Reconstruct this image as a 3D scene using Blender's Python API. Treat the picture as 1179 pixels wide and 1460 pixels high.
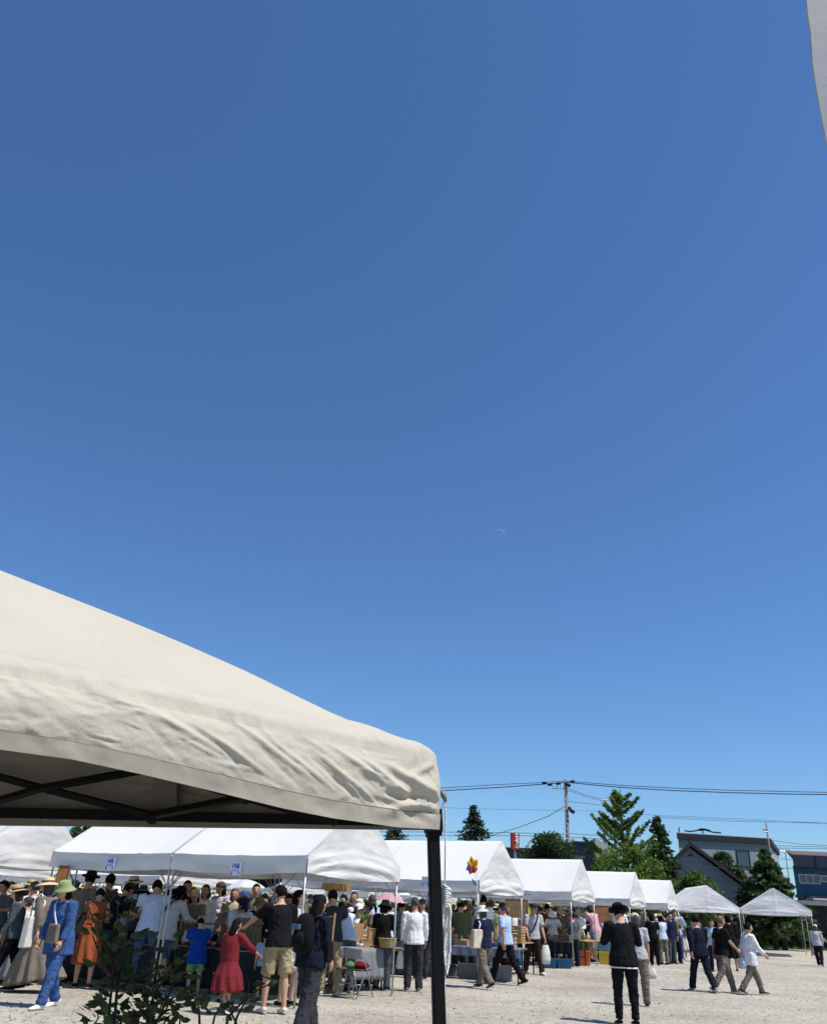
import bpy, math, random
from math import sin, cos, pi, radians, sqrt, atan2, tan
from mathutils import Vector, Matrix, noise
random.seed(7)
for o in list(bpy.data.objects): bpy.data.objects.remove(o)
SC = bpy.context.scene
COL = SC.collection
# ---------------------------------------------------------------- camera
FPX, CX, CY, EYE = 1170.0, 589.5, 730.0, 1.5
PITCH = math.atan((1296-730)/FPX); ROLL = radians(2.4)
cR = Vector((cos(ROLL), -sin(ROLL)*sin(PITCH), sin(ROLL)*cos(PITCH)))
cU = Vector((-sin(ROLL), -cos(ROLL)*sin(PITCH), cos(ROLL)*cos(PITCH)))
cF = Vector((0, cos(PITCH), sin(PITCH)))
cam = bpy.data.cameras.new('camera'); camo = bpy.data.objects.new('camera', cam); COL.objects.link(camo)
M3 = Matrix((cR, cU, -cF)).transposed().to_4x4(); M3.translation = (0, 0, EYE)
camo.matrix_world = M3
cam.sensor_fit = 'HORIZONTAL'; cam.sensor_width = 36; cam.lens = FPX/1179*36; cam.clip_start = 0.05; cam.clip_end = 6000
SC.camera = camo
# ---------------------------------------------------------------- light
SUN_AZ, SUN_EL = radians(-23), radians(61)      # azimuth from +x towards +y
SC.world = bpy.data.worlds.new('World'); SC.world.use_nodes = True
wn = SC.world.node_tree; bg = wn.nodes['Background']
sky = wn.nodes.new('ShaderNodeTexSky'); sky.sky_type = 'NISHITA'; sky.sun_disc = False
sky.sun_elevation = SUN_EL; sky.sun_rotation = pi/2 - SUN_AZ
sky.altitude = 0; sky.air_density = 1.0; sky.dust_density = 0.1; sky.ozone_density = 2.6
tn = wn.nodes.new('ShaderNodeMixRGB'); tn.blend_type = 'MULTIPLY'; tn.inputs[0].default_value = 1; tn.inputs[2].default_value = (.76, 1.07, 1.40, 1)   # deep, clear summer blue
wn.links.new(sky.outputs[0], tn.inputs[1]); wn.links.new(tn.outputs[0], bg.inputs[0]); bg.inputs[1].default_value = 0.082
sl = bpy.data.lights.new('sun', 'SUN'); sl.energy = 4.8; sl.angle = radians(0.5); sl.color = (1, .95, .87)
so = bpy.data.objects.new('sun', sl); COL.objects.link(so)
sd = Vector((cos(SUN_EL)*cos(SUN_AZ), cos(SUN_EL)*sin(SUN_AZ), sin(SUN_EL)))
so.rotation_euler = (-sd).to_track_quat('-Z', 'Y').to_euler(); so.location = (20, 0, 40)
SC.view_settings.view_transform = 'Standard'; SC.view_settings.look = 'None'
SC.view_settings.exposure = 0.2; SC.view_settings.gamma = 1
# ---------------------------------------------------------------- helpers
def ray(x, y):
    return cF + cR*((x-CX)/FPX) + cU*((CY-y)/FPX)
def at(x, y, Y):
    d = ray(x, y); return Vector((0, 0, EYE)) + d*(Y/d.y)
def gnd(x, y, z=0.0):
    d = ray(x, y); return Vector((0, 0, EYE)) + d*((z-EYE)/d.z)
def onplane(x, y, P, n):
    d = ray(x, y); o = Vector((0, 0, EYE)); return o + d*((P-o).dot(n)/d.dot(n))
def proj(P):
    d = Vector(P)-Vector((0, 0, EYE)); k = d.dot(cF); return (CX+FPX*d.dot(cR)/k, CY-FPX*d.dot(cU)/k)
_m = {}
def mat(name, col, rough=.75, var=.12, scale=6, bump=0.0, bscale=60, trans=0.0, metal=0.0, tcol=None, stretch=None, spec=.35, coords='Object'):
    if name in _m: return _m[name]
    m = bpy.data.materials.new(name); m.use_nodes = True; n = m.node_tree.nodes; L = m.node_tree.links
    b = n['Principled BSDF']; b.inputs['Roughness'].default_value = rough; b.inputs['Metallic'].default_value = metal
    b.inputs['Specular IOR Level'].default_value = spec
    tc = n.new('ShaderNodeTexCoord'); src = tc.outputs[coords]
    if stretch:
        mp = n.new('ShaderNodeMapping'); mp.inputs['Scale'].default_value = stretch; L.new(src, mp.inputs[0]); src = mp.outputs[0]
    nz = n.new('ShaderNodeTexNoise'); nz.inputs['Scale'].default_value = scale; nz.inputs['Detail'].default_value = 6; L.new(src, nz.inputs[0])
    rp = n.new('ShaderNodeValToRGB'); e = rp.color_ramp.elements
    e[0].position = .3; e[1].position = .7
    e[0].color = (*[c*(1-var) for c in col[:3]], 1); e[1].color = (*[min(1, c*(1+var)) for c in col[:3]], 1)
    L.new(nz.outputs[0], rp.inputs[0]); L.new(rp.outputs[0], b.inputs['Base Color'])
    if bump:
        n2 = n.new('ShaderNodeTexNoise'); n2.inputs['Scale'].default_value = bscale; n2.inputs['Detail'].default_value = 5; L.new(src, n2.inputs[0])
        bp = n.new('ShaderNodeBump'); bp.inputs['Strength'].default_value = bump; bp.inputs['Distance'].default_value = .02
        L.new(n2.outputs[0], bp.inputs['Height']); L.new(bp.outputs[0], b.inputs['Normal'])
    if trans:
        t = n.new('ShaderNodeBsdfTranslucent'); mx = n.new('ShaderNodeMixShader'); mx.inputs[0].default_value = trans
        if tcol: t.inputs[0].default_value = (*tcol, 1)
        else: L.new(rp.outputs[0], t.inputs[0])
        if bump: L.new(bp.outputs[0], t.inputs['Normal'])
        L.new(b.outputs[0], mx.inputs[1]); L.new(t.outputs[0], mx.inputs[2]); L.new(mx.outputs[0], n['Material Output'].inputs[0])
    _m[name] = m; return m
def tag(o, label=None, cat=None, group=None, kind=None):
    if label: o['label'] = label
    if cat: o['category'] = cat
    if group: o['group'] = group
    if kind: o['kind'] = kind
    return o
def empty(name, loc, rz=0, label=None, cat=None, group=None):
    o = bpy.data.objects.new(name, None); COL.objects.link(o); o.location = loc; o.rotation_euler = (0, 0, rz)
    o.empty_display_size = .1
    return tag(o, label, cat, group)
class MB:
    def __init__(s): s.v = []; s.f = []; s.m = []; s.cur = 0
    def add(s, vs, fs):
        k = len(s.v); s.v += [tuple(x) for x in vs]; s.f += [tuple(i+k for i in f) for f in fs]; s.m += [s.cur]*len(fs); return s
    def box(s, c, d, rz=0, tilt=None, taper=1):
        hx, hy, hz = d[0]/2, d[1]/2, d[2]/2; vs = []
        R = Matrix.Rotation(rz, 3, 'Z')
        if tilt: R = R @ Matrix.Rotation(tilt[1], 3, tilt[0])
        for z, k in ((-hz, 1), (hz, taper)):
            for x, y in ((-hx, -hy), (hx, -hy), (hx, hy), (-hx, hy)): vs.append(Vector(c)+R@Vector((x*k, y*k, z)))
        return s.add(vs, [(3, 2, 1, 0), (4, 5, 6, 7), (0, 1, 5, 4), (1, 2, 6, 5), (2, 3, 7, 6), (3, 0, 4, 7)])
    def tube(s, pts, rad, n=8, side=None, cap=True):
        """pts list of positions, rad float or list of r or (rx,ry); side = fixed reference for rx"""
        P = [Vector(p) for p in pts]; N = len(P)
        if not isinstance(rad, (list, tuple)): rad = [rad]*N
        vs = []; fs = []; last = None
        for i, p in enumerate(P):
            t = (P[min(i+1, N-1)]-P[max(i-1, 0)])
            if t.length < 1e-7: t = Vector((0, 0, 1))
            t.normalize()
            ref = Vector(side) if side else (last if last is not None else (Vector((1, 0, 0)) if abs(t.x) < .8 else Vector((0, 1, 0))))
            a = ref - t*ref.dot(t)
            if a.length < 1e-4: a = t.orthogonal()
            a.normalize(); b = t.cross(a); last = a
            rr = rad[i]; rx, ry = (rr, rr) if not isinstance(rr, (list, tuple)) else rr
            for k in range(n):
                q = 2*pi*k/n; vs.append(p+a*(rx*cos(q))+b*(ry*sin(q)))
        for i in range(N-1):
            for k in range(n):
                k2 = (k+1) % n; fs.append((i*n+k, i*n+k2, (i+1)*n+k2, (i+1)*n+k))
        if cap:
            fs.append(tuple(range(n-1, -1, -1))); fs.append(tuple((N-1)*n+k for k in range(n)))
        return s.add(vs, fs)
    def bar(s, a, b, w, n=4): return s.tube([a, b], w/2*(1.414 if n == 4 else 1), n)
    def lathe(s, prof, c=(0, 0, 0), n=16, sx=1, sy=1, close=True):
        vs = []; fs = []; c = Vector(c); N = len(prof)
        for (r, z) in prof:
            for k in range(n):
                q = 2*pi*k/n; vs.append(c+Vector((r*cos(q)*sx, r*sin(q)*sy, z)))
        for i in range(N-1):
            for k in range(n):
                k2 = (k+1) % n; fs.append((i*n+k, i*n+k2, (i+1)*n+k2, (i+1)*n+k))
        if close:
            fs.append(tuple(range(n-1, -1, -1))); fs.append(tuple((N-1)*n+k for k in range(n)))
        return s.add(vs, fs)
    def grid(s, fn, nu, nv):
        vs = [fn(i/nu, j/nv) for j in range(nv+1) for i in range(nu+1)]
        return s.add(vs, [(j*(nu+1)+i, j*(nu+1)+i+1, (j+1)*(nu+1)+i+1, (j+1)*(nu+1)+i) for j in range(nv) for i in range(nu)])
    def ball(s, c, r, n=10, k=6):
        rx, ry, rz = (r, r, r) if not isinstance(r, (list, tuple)) else r
        vs = []; fs = []; c = Vector(c)
        for j in range(k+1):
            a = pi*j/k - pi/2
            for i in range(n):
                q = 2*pi*i/n; vs.append(c+Vector((rx*cos(a)*cos(q), ry*cos(a)*sin(q), rz*sin(a))))
        for j in range(k):
            for i in range(n): fs.append((j*n+i, j*n+(i+1) % n, (j+1)*n+(i+1) % n, (j+1)*n+i))
        return s.add(vs, fs)
    def mesh(s, name, mats, smooth=False):
        me = bpy.data.meshes.new(name); me.from_pydata(s.v, [], s.f)
        for m in (mats if isinstance(mats, (list, tuple)) else [mats]): me.materials.append(m)
        if any(s.m): me.polygons.foreach_set('material_index', s.m)
        if smooth: me.polygons.foreach_set('use_smooth', [True]*len(me.polygons))
        me.update(); return me
    def build(s, name, mats, parent=None, smooth=False, thick=0, loc=None, rz=0):
        me = s.mesh(name, mats, smooth); o = bpy.data.objects.new(name, me); COL.objects.link(o)
        if parent: o.parent = parent
        if loc is not None: o.location = loc
        if rz: o.rotation_euler = (0, 0, rz)
        if thick:
            md = o.modifiers.new('thickness', 'SOLIDIFY'); md.thickness = thick; md.offset = 0
        return o
def mobj(name, me, parent=None, mats=None, loc=None):
    o = bpy.data.objects.new(name, me); COL.objects.link(o)
    if parent: o.parent = parent
    if loc is not None: o.location = loc
    if mats:
        for i, m in enumerate(mats):
            if i < len(o.material_slots):
                o.material_slots[i].link = 'OBJECT'; o.material_slots[i].material = m
    return o
def nz(x, y, z=0, s=1): return noise.noise(Vector((x*s, y*s, z*s)))
def fbm(x, y, z=0, o=4):
    a = 0; k = 1
    for i in range(o): a += noise.noise(Vector((x, y, z+i*7.3)))*k; x *= 2.03; y *= 2.03; z *= 2.03; k *= .5
    return a
# ---------------------------------------------------------------- common materials
M_white = mat('white_vinyl', (.73, .725, .70), .6, .045, .7, .05, 30, trans=.11, tcol=(.8, .79, .76), spec=.12)
M_gable = mat('white_vinyl_gable', (.70, .69, .66), .55, .03, 2, .05, 30, trans=.14, tcol=(.72, .72, .7))
M_steel = mat('galvanised_steel', (.42, .43, .44), .45, .15, 12, metal=.6)
M_black = mat('black_paint', (.006, .006, .007), .7, .1, 9, spec=.15)
M_wood = mat('light_wood', (.42, .27, .13), .65, .25, 5, .1, 30, stretch=(1, 1, 8))
M_dwood = mat('dark_wood', (.16, .09, .045), .7, .25, 5, .1, 30)
M_cloth_dark = mat('dark_cloth', (.012, .013, .016), .9, .2, 5)
M_cloth_grey = mat('grey_table_cloth', (.2, .21, .22), .85, .1, 5)
M_leaf = mat('leaf_dark', (.03, .05, .014), .6, .35, 4, trans=.15, tcol=(.06, .1, .018))
# ---------------------------------------------------------------- ground
def build_ground():
    m = bpy.data.materials.new('gravel_lot'); m.use_nodes = True; n = m.node_tree.nodes; L = m.node_tree.links
    b = n['Principled BSDF']; b.inputs['Roughness'].default_value = .95; b.inputs['Specular IOR Level'].default_value = .1
    tc = n.new('ShaderNodeTexCoord')
    def ns(s, d=5, rough=.5):
        x = n.new('ShaderNodeTexNoise'); x.inputs['Scale'].default_value = s; x.inputs['Detail'].default_value = d; x.inputs['Roughness'].default_value = rough
        L.new(tc.outputs['Object'], x.inputs[0]); return x
    a = ns(.3, 7, .65); c = ns(7, 6, .7); v = n.new('ShaderNodeTexVoronoi'); v.inputs['Scale'].default_value = 22; L.new(tc.outputs['Object'], v.inputs[0])
    r1 = n.new('ShaderNodeValToRGB'); e = r1.color_ramp.elements; e[0].position = .36; e[0].color = (.375, .345, .285, 1); e[1].position = .6; e[1].color = (.52, .485, .41, 1)
    L.new(a.outputs[0], r1.inputs[0])
    r2 = n.new('ShaderNodeValToRGB'); e = r2.color_ramp.elements; e[0].position = .36; e[0].color = (.6, .6, .6, 1); e[1].position = .54; e[1].color = (1, 1, 1, 1)
    L.new(c.outputs[0], r2.inputs[0])
    r3 = n.new('ShaderNodeValToRGB'); e = r3.color_ramp.elements; e[0].position = 0; e[0].color = (.6, .58, .55, 1); e[1].position = 1; e[1].color = (1.1, 1.1, 1.1, 1)
    L.new(v.outputs['Color'], r3.inputs[0])
    m1 = n.new('ShaderNodeMixRGB'); m1.blend_type = 'MULTIPLY'; m1.inputs[0].default_value = .8; L.new(r1.outputs[0], m1.inputs[1]); L.new(r2.outputs[0], m1.inputs[2])
    m2 = n.new('ShaderNodeMixRGB'); m2.blend_type = 'MULTIPLY'; m2.inputs[0].default_value = .6; L.new(m1.outputs[0], m2.inputs[1]); L.new(r3.outputs[0], m2.inputs[2])
    L.new(m2.outputs[0], b.inputs['Base Color'])
    bp = n.new('ShaderNodeBump'); bp.inputs['Strength'].default_value = .9; bp.inputs['Distance'].default_value = .05
    L.new(c.outputs[0], bp.inputs['Height']); L.new(bp.outputs[0], b.inputs['Normal'])
    g = MB(); 
    g.grid(lambda u, w: (-45+100*u, 3+67*w, .03*fbm((-45+100*u)*.5, (3+67*w)*.5)*(1 if .02 < u < .98 and .02 < w < .97 else 0)), 260, 200)
    o = g.build('ground', m, smooth=True); tag(o, kind='structure')
    mg = mat('grass_land', (.06, .085, .025), .9, .4, .8, .5, 8)
    q = MB(); q.grid(lambda u, w: (-1500+3000*u, -1300+3000*w, -.05), 6, 6)
    tag(q.build('terrain', mg), kind='structure')
    # near ground under the photographer
    h = MB(); h.grid(lambda u, w: (-45+100*u, -20+23*w, 0), 20, 8); o = h.build('near_ground', m); tag(o, kind='structure')
    # loose stones
    st = MB(); rr = random.Random(3)
    for i in range(9000):
        y = 12.5+rr.random()**1.6*32; x = y*(-.5+rr.random()*1.05)
        s = rr.uniform(.006, .019)*(1.6 if rr.random() < .08 else 1); c0 = Vector((x, y, .03*fbm(x*.5, y*.5)+s*.3))
        vs = [c0+Vector((rr.uniform(.7, 1.2)*s*dx, rr.uniform(.7, 1.2)*s*dy, rr.uniform(.5, .9)*s*dz)) for dx, dy, dz in ((1, 0, 0), (0, 1, 0), (-1, 0, 0), (0, -1, 0), (0, 0, 1))]
        st.cur = rr.choice((0, 0, 1, 2)); st.add(vs, [(0, 1, 4), (1, 2, 4), (2, 3, 4), (3, 0, 4)])
    o = st.build('loose_gravel', [mat('stone_a', (.42, .4, .34), .9), mat('stone_b', (.1, .095, .08), .9), mat('stone_c', (.26, .25, .21), .9)]); tag(o, kind='stuff', label='loose stones scattered over the pale gravel lot', cat='gravel')
    # grass bank beyond lot
    tf = MB()
    gr = random.Random(9)
    for i in range(14000):
        x = gr.uniform(4, 45); y = 62 + gr.random()*10; h_ = gr.uniform(.06, .28); a = gr.uniform(0, pi)
        z = -.03; dx, dy = cos(a)*.04, sin(a)*.04
        tf.add([(x-dx, y-dy, z), (x+dx, y+dy, z), (x+gr.uniform(-.1, .1), y+gr.uniform(-.1, .1), z+h_)], [(0, 1, 2)])
    o = tf.build('rough_grass', mat('grass_blades', (.14, .2, .045), .8, .4, 1, trans=.2)); tag(o, 'rough green grass along the far edge of the gravel lot', 'grass', kind='stuff')
build_ground()
# ---------------------------------------------------------------- white market tents
UA = radians(62.5); u2 = Vector((cos(UA), sin(UA), 0)); VA = radians(154.5); v2 = Vector((cos(VA), sin(VA), 0))
ZE, ZV, ZR = 2.2, 1.96, 3.25
def on_row(px, P0, u):
    """the point P0 + t*u seen at picture column px near the horizon"""
    d = ray(px, 1290); k = d.x/d.y
    t = (P0.x-k*P0.y)/(k*u.y-u.x); return P0+u*t
def tent(F, W, Lg, ua, va, label, seed=0, flap=True, name='market_tent', baggy=1.0, poles=True, group='white market tents', zr=ZR, sign=None, ze=ZE, zv=ZV):
    """F front corner at the aisle gable; gable runs W along ua, ridge runs Lg along va. local coords x along -va? -> world coordinates relative to F"""
    u = Vector((cos(ua), sin(ua), 0)); v = Vector((cos(va), sin(va), 0)); Z = Vector((0, 0, 1))
    t = empty(name, F, 0, label, 'market tent', group)
    rd = random.Random(seed); nb = max(1, round(Lg/2.9))
    so = seed*3.7
    def roofpt(a, b):        # a along ridge 0..1, b 0 front eave ..1 ridge..2 back eave
        q = b if b <= 1 else 2-b
        x = u*(W/2*b) + v*(Lg*a)
        ph = abs(sin(pi*a*nb))
        sag = -.035*ph*sin(pi*min(1, q)) - .02*ph*(1-q)
        wr = .008*fbm(a*Lg*1.2+so, b*2.5, 3) + .006*sin(a*Lg*9+so+4*fbm(a*3, b, 1))*(1-q)**2
        return x + Z*(ze+(zr-ze)*q + sag + wr)
    m = MB(); m.grid(lambda a, b: roofpt(a, b*2), 24*nb, 24)
    roof = m.build('roof_canvas', M_white, t, True)
    # reinforcing bands of doubled canvas over each rafter
    bd = MB()
    for k in range(nb+1):
        a0 = k/nb; w = .028/ (Lg)
        lo, hi = max(0, a0-w*(1 if 0 < k < nb else 1)), min(1, a0+w)
        bd.grid(lambda s, b: roofpt(lo+(hi-lo)*s, b*2)+Z*.008+ (u*0), 2, 24)
    bd.build('seam_band', M_gable, roof, True)
    # valances along both eaves
    for side in (0, 1):
        vb = MB(); off = u*(W*side); sg = -1 if side == 0 else 1
        def vf(a, b):
            k = abs(sin(pi*a*nb))
            return off + v*(Lg*a) + u*sg*(.012+.02*b+ .012*b*fbm(a*Lg*1.6+so, b*1.5, side*5)) + Z*(ze-.02*k - (ze-zv)*b - .03*k*b*rd.uniform(.99, 1) - .01*b*fbm(a*Lg*2, so, 2))
        vb.grid(vf, 30*nb, 5); vb.build('valance', M_gable, t, True)
    # gables
    for end in (0, 1):
        gb = MB(); e0 = v*(Lg*end) ; sg = -1 if end == 0 else 1
        def gf(a, b):
            # a across 0..1, b 0 bottom .. 1 top; outline : valance strip then triangle
            q = min(a, 1-a)*2; top = ze+(zr-ze)*q
            z = zv + (top-zv)*b - .05*sin(pi*a)*(1-b)
            hz = (z-zv)/(zr-zv)
            fold = math.exp(-((hz-.13-.04*sin(pi*a+seed))**2)/.006)
            bulge = baggy*(.028*fold*(.6+.4*sin(pi*a)) + .02*sin(hz*46+26*(a-.5)**2+seed)*max(0, .36-hz)*2*(.6+.5*fbm(a*3+so, hz*3, 1)) + .005*fbm(a*6+so, hz*8, 2))
            bulge += .012*math.exp(-((a-.5)/.02)**2)+.010*baggy*max(0, 1-hz*2)*(.6+.8*fbm(a*4+so, hz*5, 4))*math.exp(-(sin(hz*30+22*(a-.5)**2+seed+1.5*fbm(a*3, hz*2, seed))/.35)**2)
            edge = min(1, 8*min(a, 1-a)+.1)*min(1, 6*(1-b)+.05)
            return e0 + u*(W*a) + v*sg*(.01+bulge*edge+.03*fbm(a*2+so, hz*2)*edge) + Z*z
        gb.grid(gf, 60, 56)
        gb.build('gable_canvas', M_lifted if baggy < .5 else M_gable, t, True)
    # frame
    if poles:
        r = .019; ins = .04; pc = [0, 1]
        for k in range(nb+1):
            for sd_ in (0, 1):
                b0 = u*(ins+(W-2*ins)*sd_) + v*(ins+(Lg-2*ins)*k/nb)
                pb = MB(); pb.tube([b0, b0+Z*(ze-.03)], r, 8); pb.tube([b0, b0+Z*.012], .045, 8); pb.build('pole', M_steel, t, True)
                bb = MB(); 
                for s2 in (-1, 1):
                    if (k == 0 and s2 == -1) or (k == nb and s2 == 1): continue
                    bb.bar(b0+Z*(ze-.55), b0+v*(s2*.5)+Z*(ze-.06), .02, 6)
                bb.bar(b0+Z*(ze-.55), b0+u*(.5 if sd_ == 0 else -.5)+Z*(ze+.1), .02, 6)
                bb.build('brace', M_steel, t, True)
        fr = MB()
        for sd_ in (0, 1): fr.bar(u*(ins+(W-2*ins)*sd_)+Z*(ze-.05)+v*ins, u*(ins+(W-2*ins)*sd_)+Z*(ze-.05)+v*(Lg-ins), .03, 6)
        for k in range(nb+1):
            c = v*(ins+(Lg-2*ins)*k/nb); 
            for sd_ in (0, 1): fr.bar(c+u*(ins+(W-2*ins)*sd_)+Z*(ze-.05), c+u*(W/2)+Z*(zr-.06), .03, 6)
            fr.bar(c+u*ins+Z*(ze-.06), c+u*(W-ins)+Z*(ze-.06), .022, 6)
        fr.bar(v*ins+u*(W/2)+Z*(zr-.07), v*(Lg-ins)+u*(W/2)+Z*(zr-.07), .03, 6)
        fr.build('roof_frame', M_steel, t, True)
    return t
R3 = gnd(748, 1391); R2 = Vector((.03, 18.1, 0)); R4 = gnd(853, 1377)
u34 = (R4-R3).normalized()
def FR(Rp, pxF, u=None):
    u = u or u2; F = on_row(pxF, Rp, -u); return F, (Rp-F).length
TENTS = []; M_lifted = mat('white_vinyl_lifted', (.88, .87, .87), .55, .03, 2, .05, 30, trans=.16, tcol=(.86, .84, .88))  # same vinyl in a paler colour, lifting the gables that lie in shade
F2, W2 = FR(R2, 433); TENTS.append((F2, W2))
end2 = on_row(61, F2, v2); L2 = (end2-F2).length
mid2 = on_row(236, F2, v2); La = (mid2-F2).length
T1F = end2+v2*.62-u2*1.15
print('T1', [tuple(round(c) for c in proj(p)) for p in (T1F+Vector((0, 0, 1.98)), T1F+u2*1.4+Vector((0, 0, 3.3)), T1F+u2*3+Vector((0, 0, 2.25)), T1F+v2*5.8+u2*1.4+Vector((0, 0, 3.3)))])
print('T2', [tuple(round(c) for c in proj(p)) for p in (F2+Vector((0, 0, 2.25)), end2+Vector((0, 0, 2.25)), end2+Vector((0, 0, 1.98)), end2+u2*W2/2+Vector((0, 0, 3.3)))])
tent(F2, W2, La, UA, VA, 'white tent with the puckered gable, nearest to the black canopy leg, marked 146', 1, baggy=1.3, ze=2.25, zr=3.3, zv=1.98)
tent(F2+v2*(La+.02), W2, L2-La, UA, VA, 'white tent marked 145 joined to the left of the tent marked 146', 2, ze=2.25, zr=3.3, zv=1.98)
tent(T1F, 2.5, 5.8, UA, VA, 'white tent cut off by the left edge of the photo', 3, baggy=.5, ze=2.25, zr=3.3, zv=1.98)
F3, W3 = FR(R3, 683); tent(F3, W3, 5.8, UA, VA, 'white tent right behind the black canopy leg and the pinwheel', 4, baggy=1.2)
F4, W4 = FR(R4, 815); tent(F4, W4, 5.8, UA, VA, 'third white gable tent along the row, above the orange crate', 5)
R5 = on_row(920, R4, u34); F5, W5 = FR(R5, 893); W5 = W4; F5 = R5-u2*W5; tent(F5, W5, 5.8, UA, VA, 'fourth white gable tent along the row, behind the man in the black hat', 6)
R6 = on_row(967, R5, u34); F6 = R6-u2*W5; tent(F6, W5, 5.8, UA, VA, 'last and smallest white gable tent of the row, just left of the two pointed tents', 7)
for q in ((F3, W3), (F4, W4), (F5, W5), (F6, W5)): TENTS.append(q)
# two tents whose gables face us
a7 = at(967, 1303, 47); b7 = at(1055, 1303, 47); b8 = at(1158, 1308, 46.5); a8 = at(1058, 1303, 47.2)
for (A, B, lb, sd_) in ((a7, b7, 'left one of the two low white tents with peaked gables facing us', 8), (a8, b8, 'right one of the two low white tents with peaked gables facing us', 9)):
    d = (B-A); d.z = 0; W = d.length; ua = atan2(d.y, d.x)
    tent(Vector((A.x, A.y, 0)), W, 5.6, ua, ua+radians(83), lb, sd_, baggy=.4, zr=3.2)
# second row seen below the eaves
for i, q in enumerate(range(6)):
    P = F2+v2*(13.5)+u2*(-3+7.4*i)
    if i == 0: lb = 'white tent of the back row farthest left, seen above the straw hats'
    else: lb = ['', 'back row white tent second from the left edge, seen behind the fedora', 'back row white tent seen through the puckered gable tent above the black polo', 'back row white tent seen under the eave behind the black canopy leg', 'back row white tent seen beneath the tent with the pinwheel', 'back row white tent seen beneath the third gable tent'][i]
    tent(P, 3.4, 5.8, UA, VA, lb, 20+i, baggy=.6, group='white tents of the back row')
for i in range(3):
    P = F2+v2*(25)+u2*(2+8*i)
    tent(P, 3.4, 5.8, UA, VA, ['white tent of the farthest row behind the left part of the crowd', 'white tent of the farthest row behind the middle of the crowd', 'white tent of the farthest row behind the pink parasol'][i], 40+i, baggy=.6, group='white tents of the farthest row')
# paper number signs on the valances
SEG = {'1': [(.5, 0, .5, 1), (.3, .8, .5, 1)], '4': [(.7, 0, .7, 1), (.7, 1, .1, .35), (.1, .35, .9, .35)], '5': [(.85, 1, .2, 1), (.2, 1, .2, .55), (.2, .55, .75, .55), (.75, .55, .8, .1), (.8, .1, .15, 0)], '6': [(.75, 1, .25, .6), (.25, .6, .2, .05), (.2, .05, .8, .05), (.8, .05, .8, .5), (.8, .5, .25, .5)], '7': [(.15, 1, .85, 1), (.85, 1, .4, 0)]}
def paper_sign(px, py, F, text, label, w=.22, h=.22, col=(.05, .08, .35)):
    n = Vector((v2.y, -v2.x, 0)); n = n if n.y < 0 else -n; P = onplane(px, py, F+Vector((0, 0, 2))+n*.07, n)
    t = empty('number_sign', P, 0, label, 'paper sign', 'paper number signs on the tent eaves'); Z = Vector((0, 0, 1)); X = -v2
    m = MB(); m.box((0, 0, 0), (w, .004, h), rz=atan2(X.y, X.x)); m.build('sheet', mat('paper_pale_blue', (.78, .82, .9), .8, .03), t)
    k = MB(); 
    if text:
        cw = w*.2
        for i, ch in enumerate(text):
            ox = (i-(len(text)-1)/2)*cw*1.25-cw/2
            for (a, b, c, d) in SEG[ch]:
                k.bar(X*(ox+a*cw)+Z*(h*.05+b*h*.33)+n*.006, X*(ox+c*cw)+Z*(h*.05+d*h*.33)+n*.006, .015, 4)
    for j in range(2 if text else 3):
        for q in range(5): k.bar(X*(-w*.3+q*w*.13)+Z*(-h*.08-j*h*.1)+n*.006, X*(-w*.3+q*w*.13+w*.07)+Z*(-h*.08-j*h*.1)+n*.006, .006, 4)
    for sx_ in (-.36, .36): k.bar(X*w*sx_+Z*(-h*.2)+n*.006, X*w*sx_+Z*(-h*.48)+n*.006, .014, 4)
    k.build('lettering', mat('blue_ink', col, .7), t)
paper_sign(157, 1232, F2, '145', 'pale paper sign reading 145 on the left tent eave')
paper_sign(336, 1239, F2, '146', 'pale paper sign reading 146 on the tent eave')
paper_sign(607, 1257, F3, '', 'small pale paper sign on the eave just left of the black canopy leg', col=(.08, .1, .3))
paper_sign(752, 1274, F4, '', 'small pale paper sign at the left end of the third tent eave', w=.2, h=.16, col=(.08, .1, .3))

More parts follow.
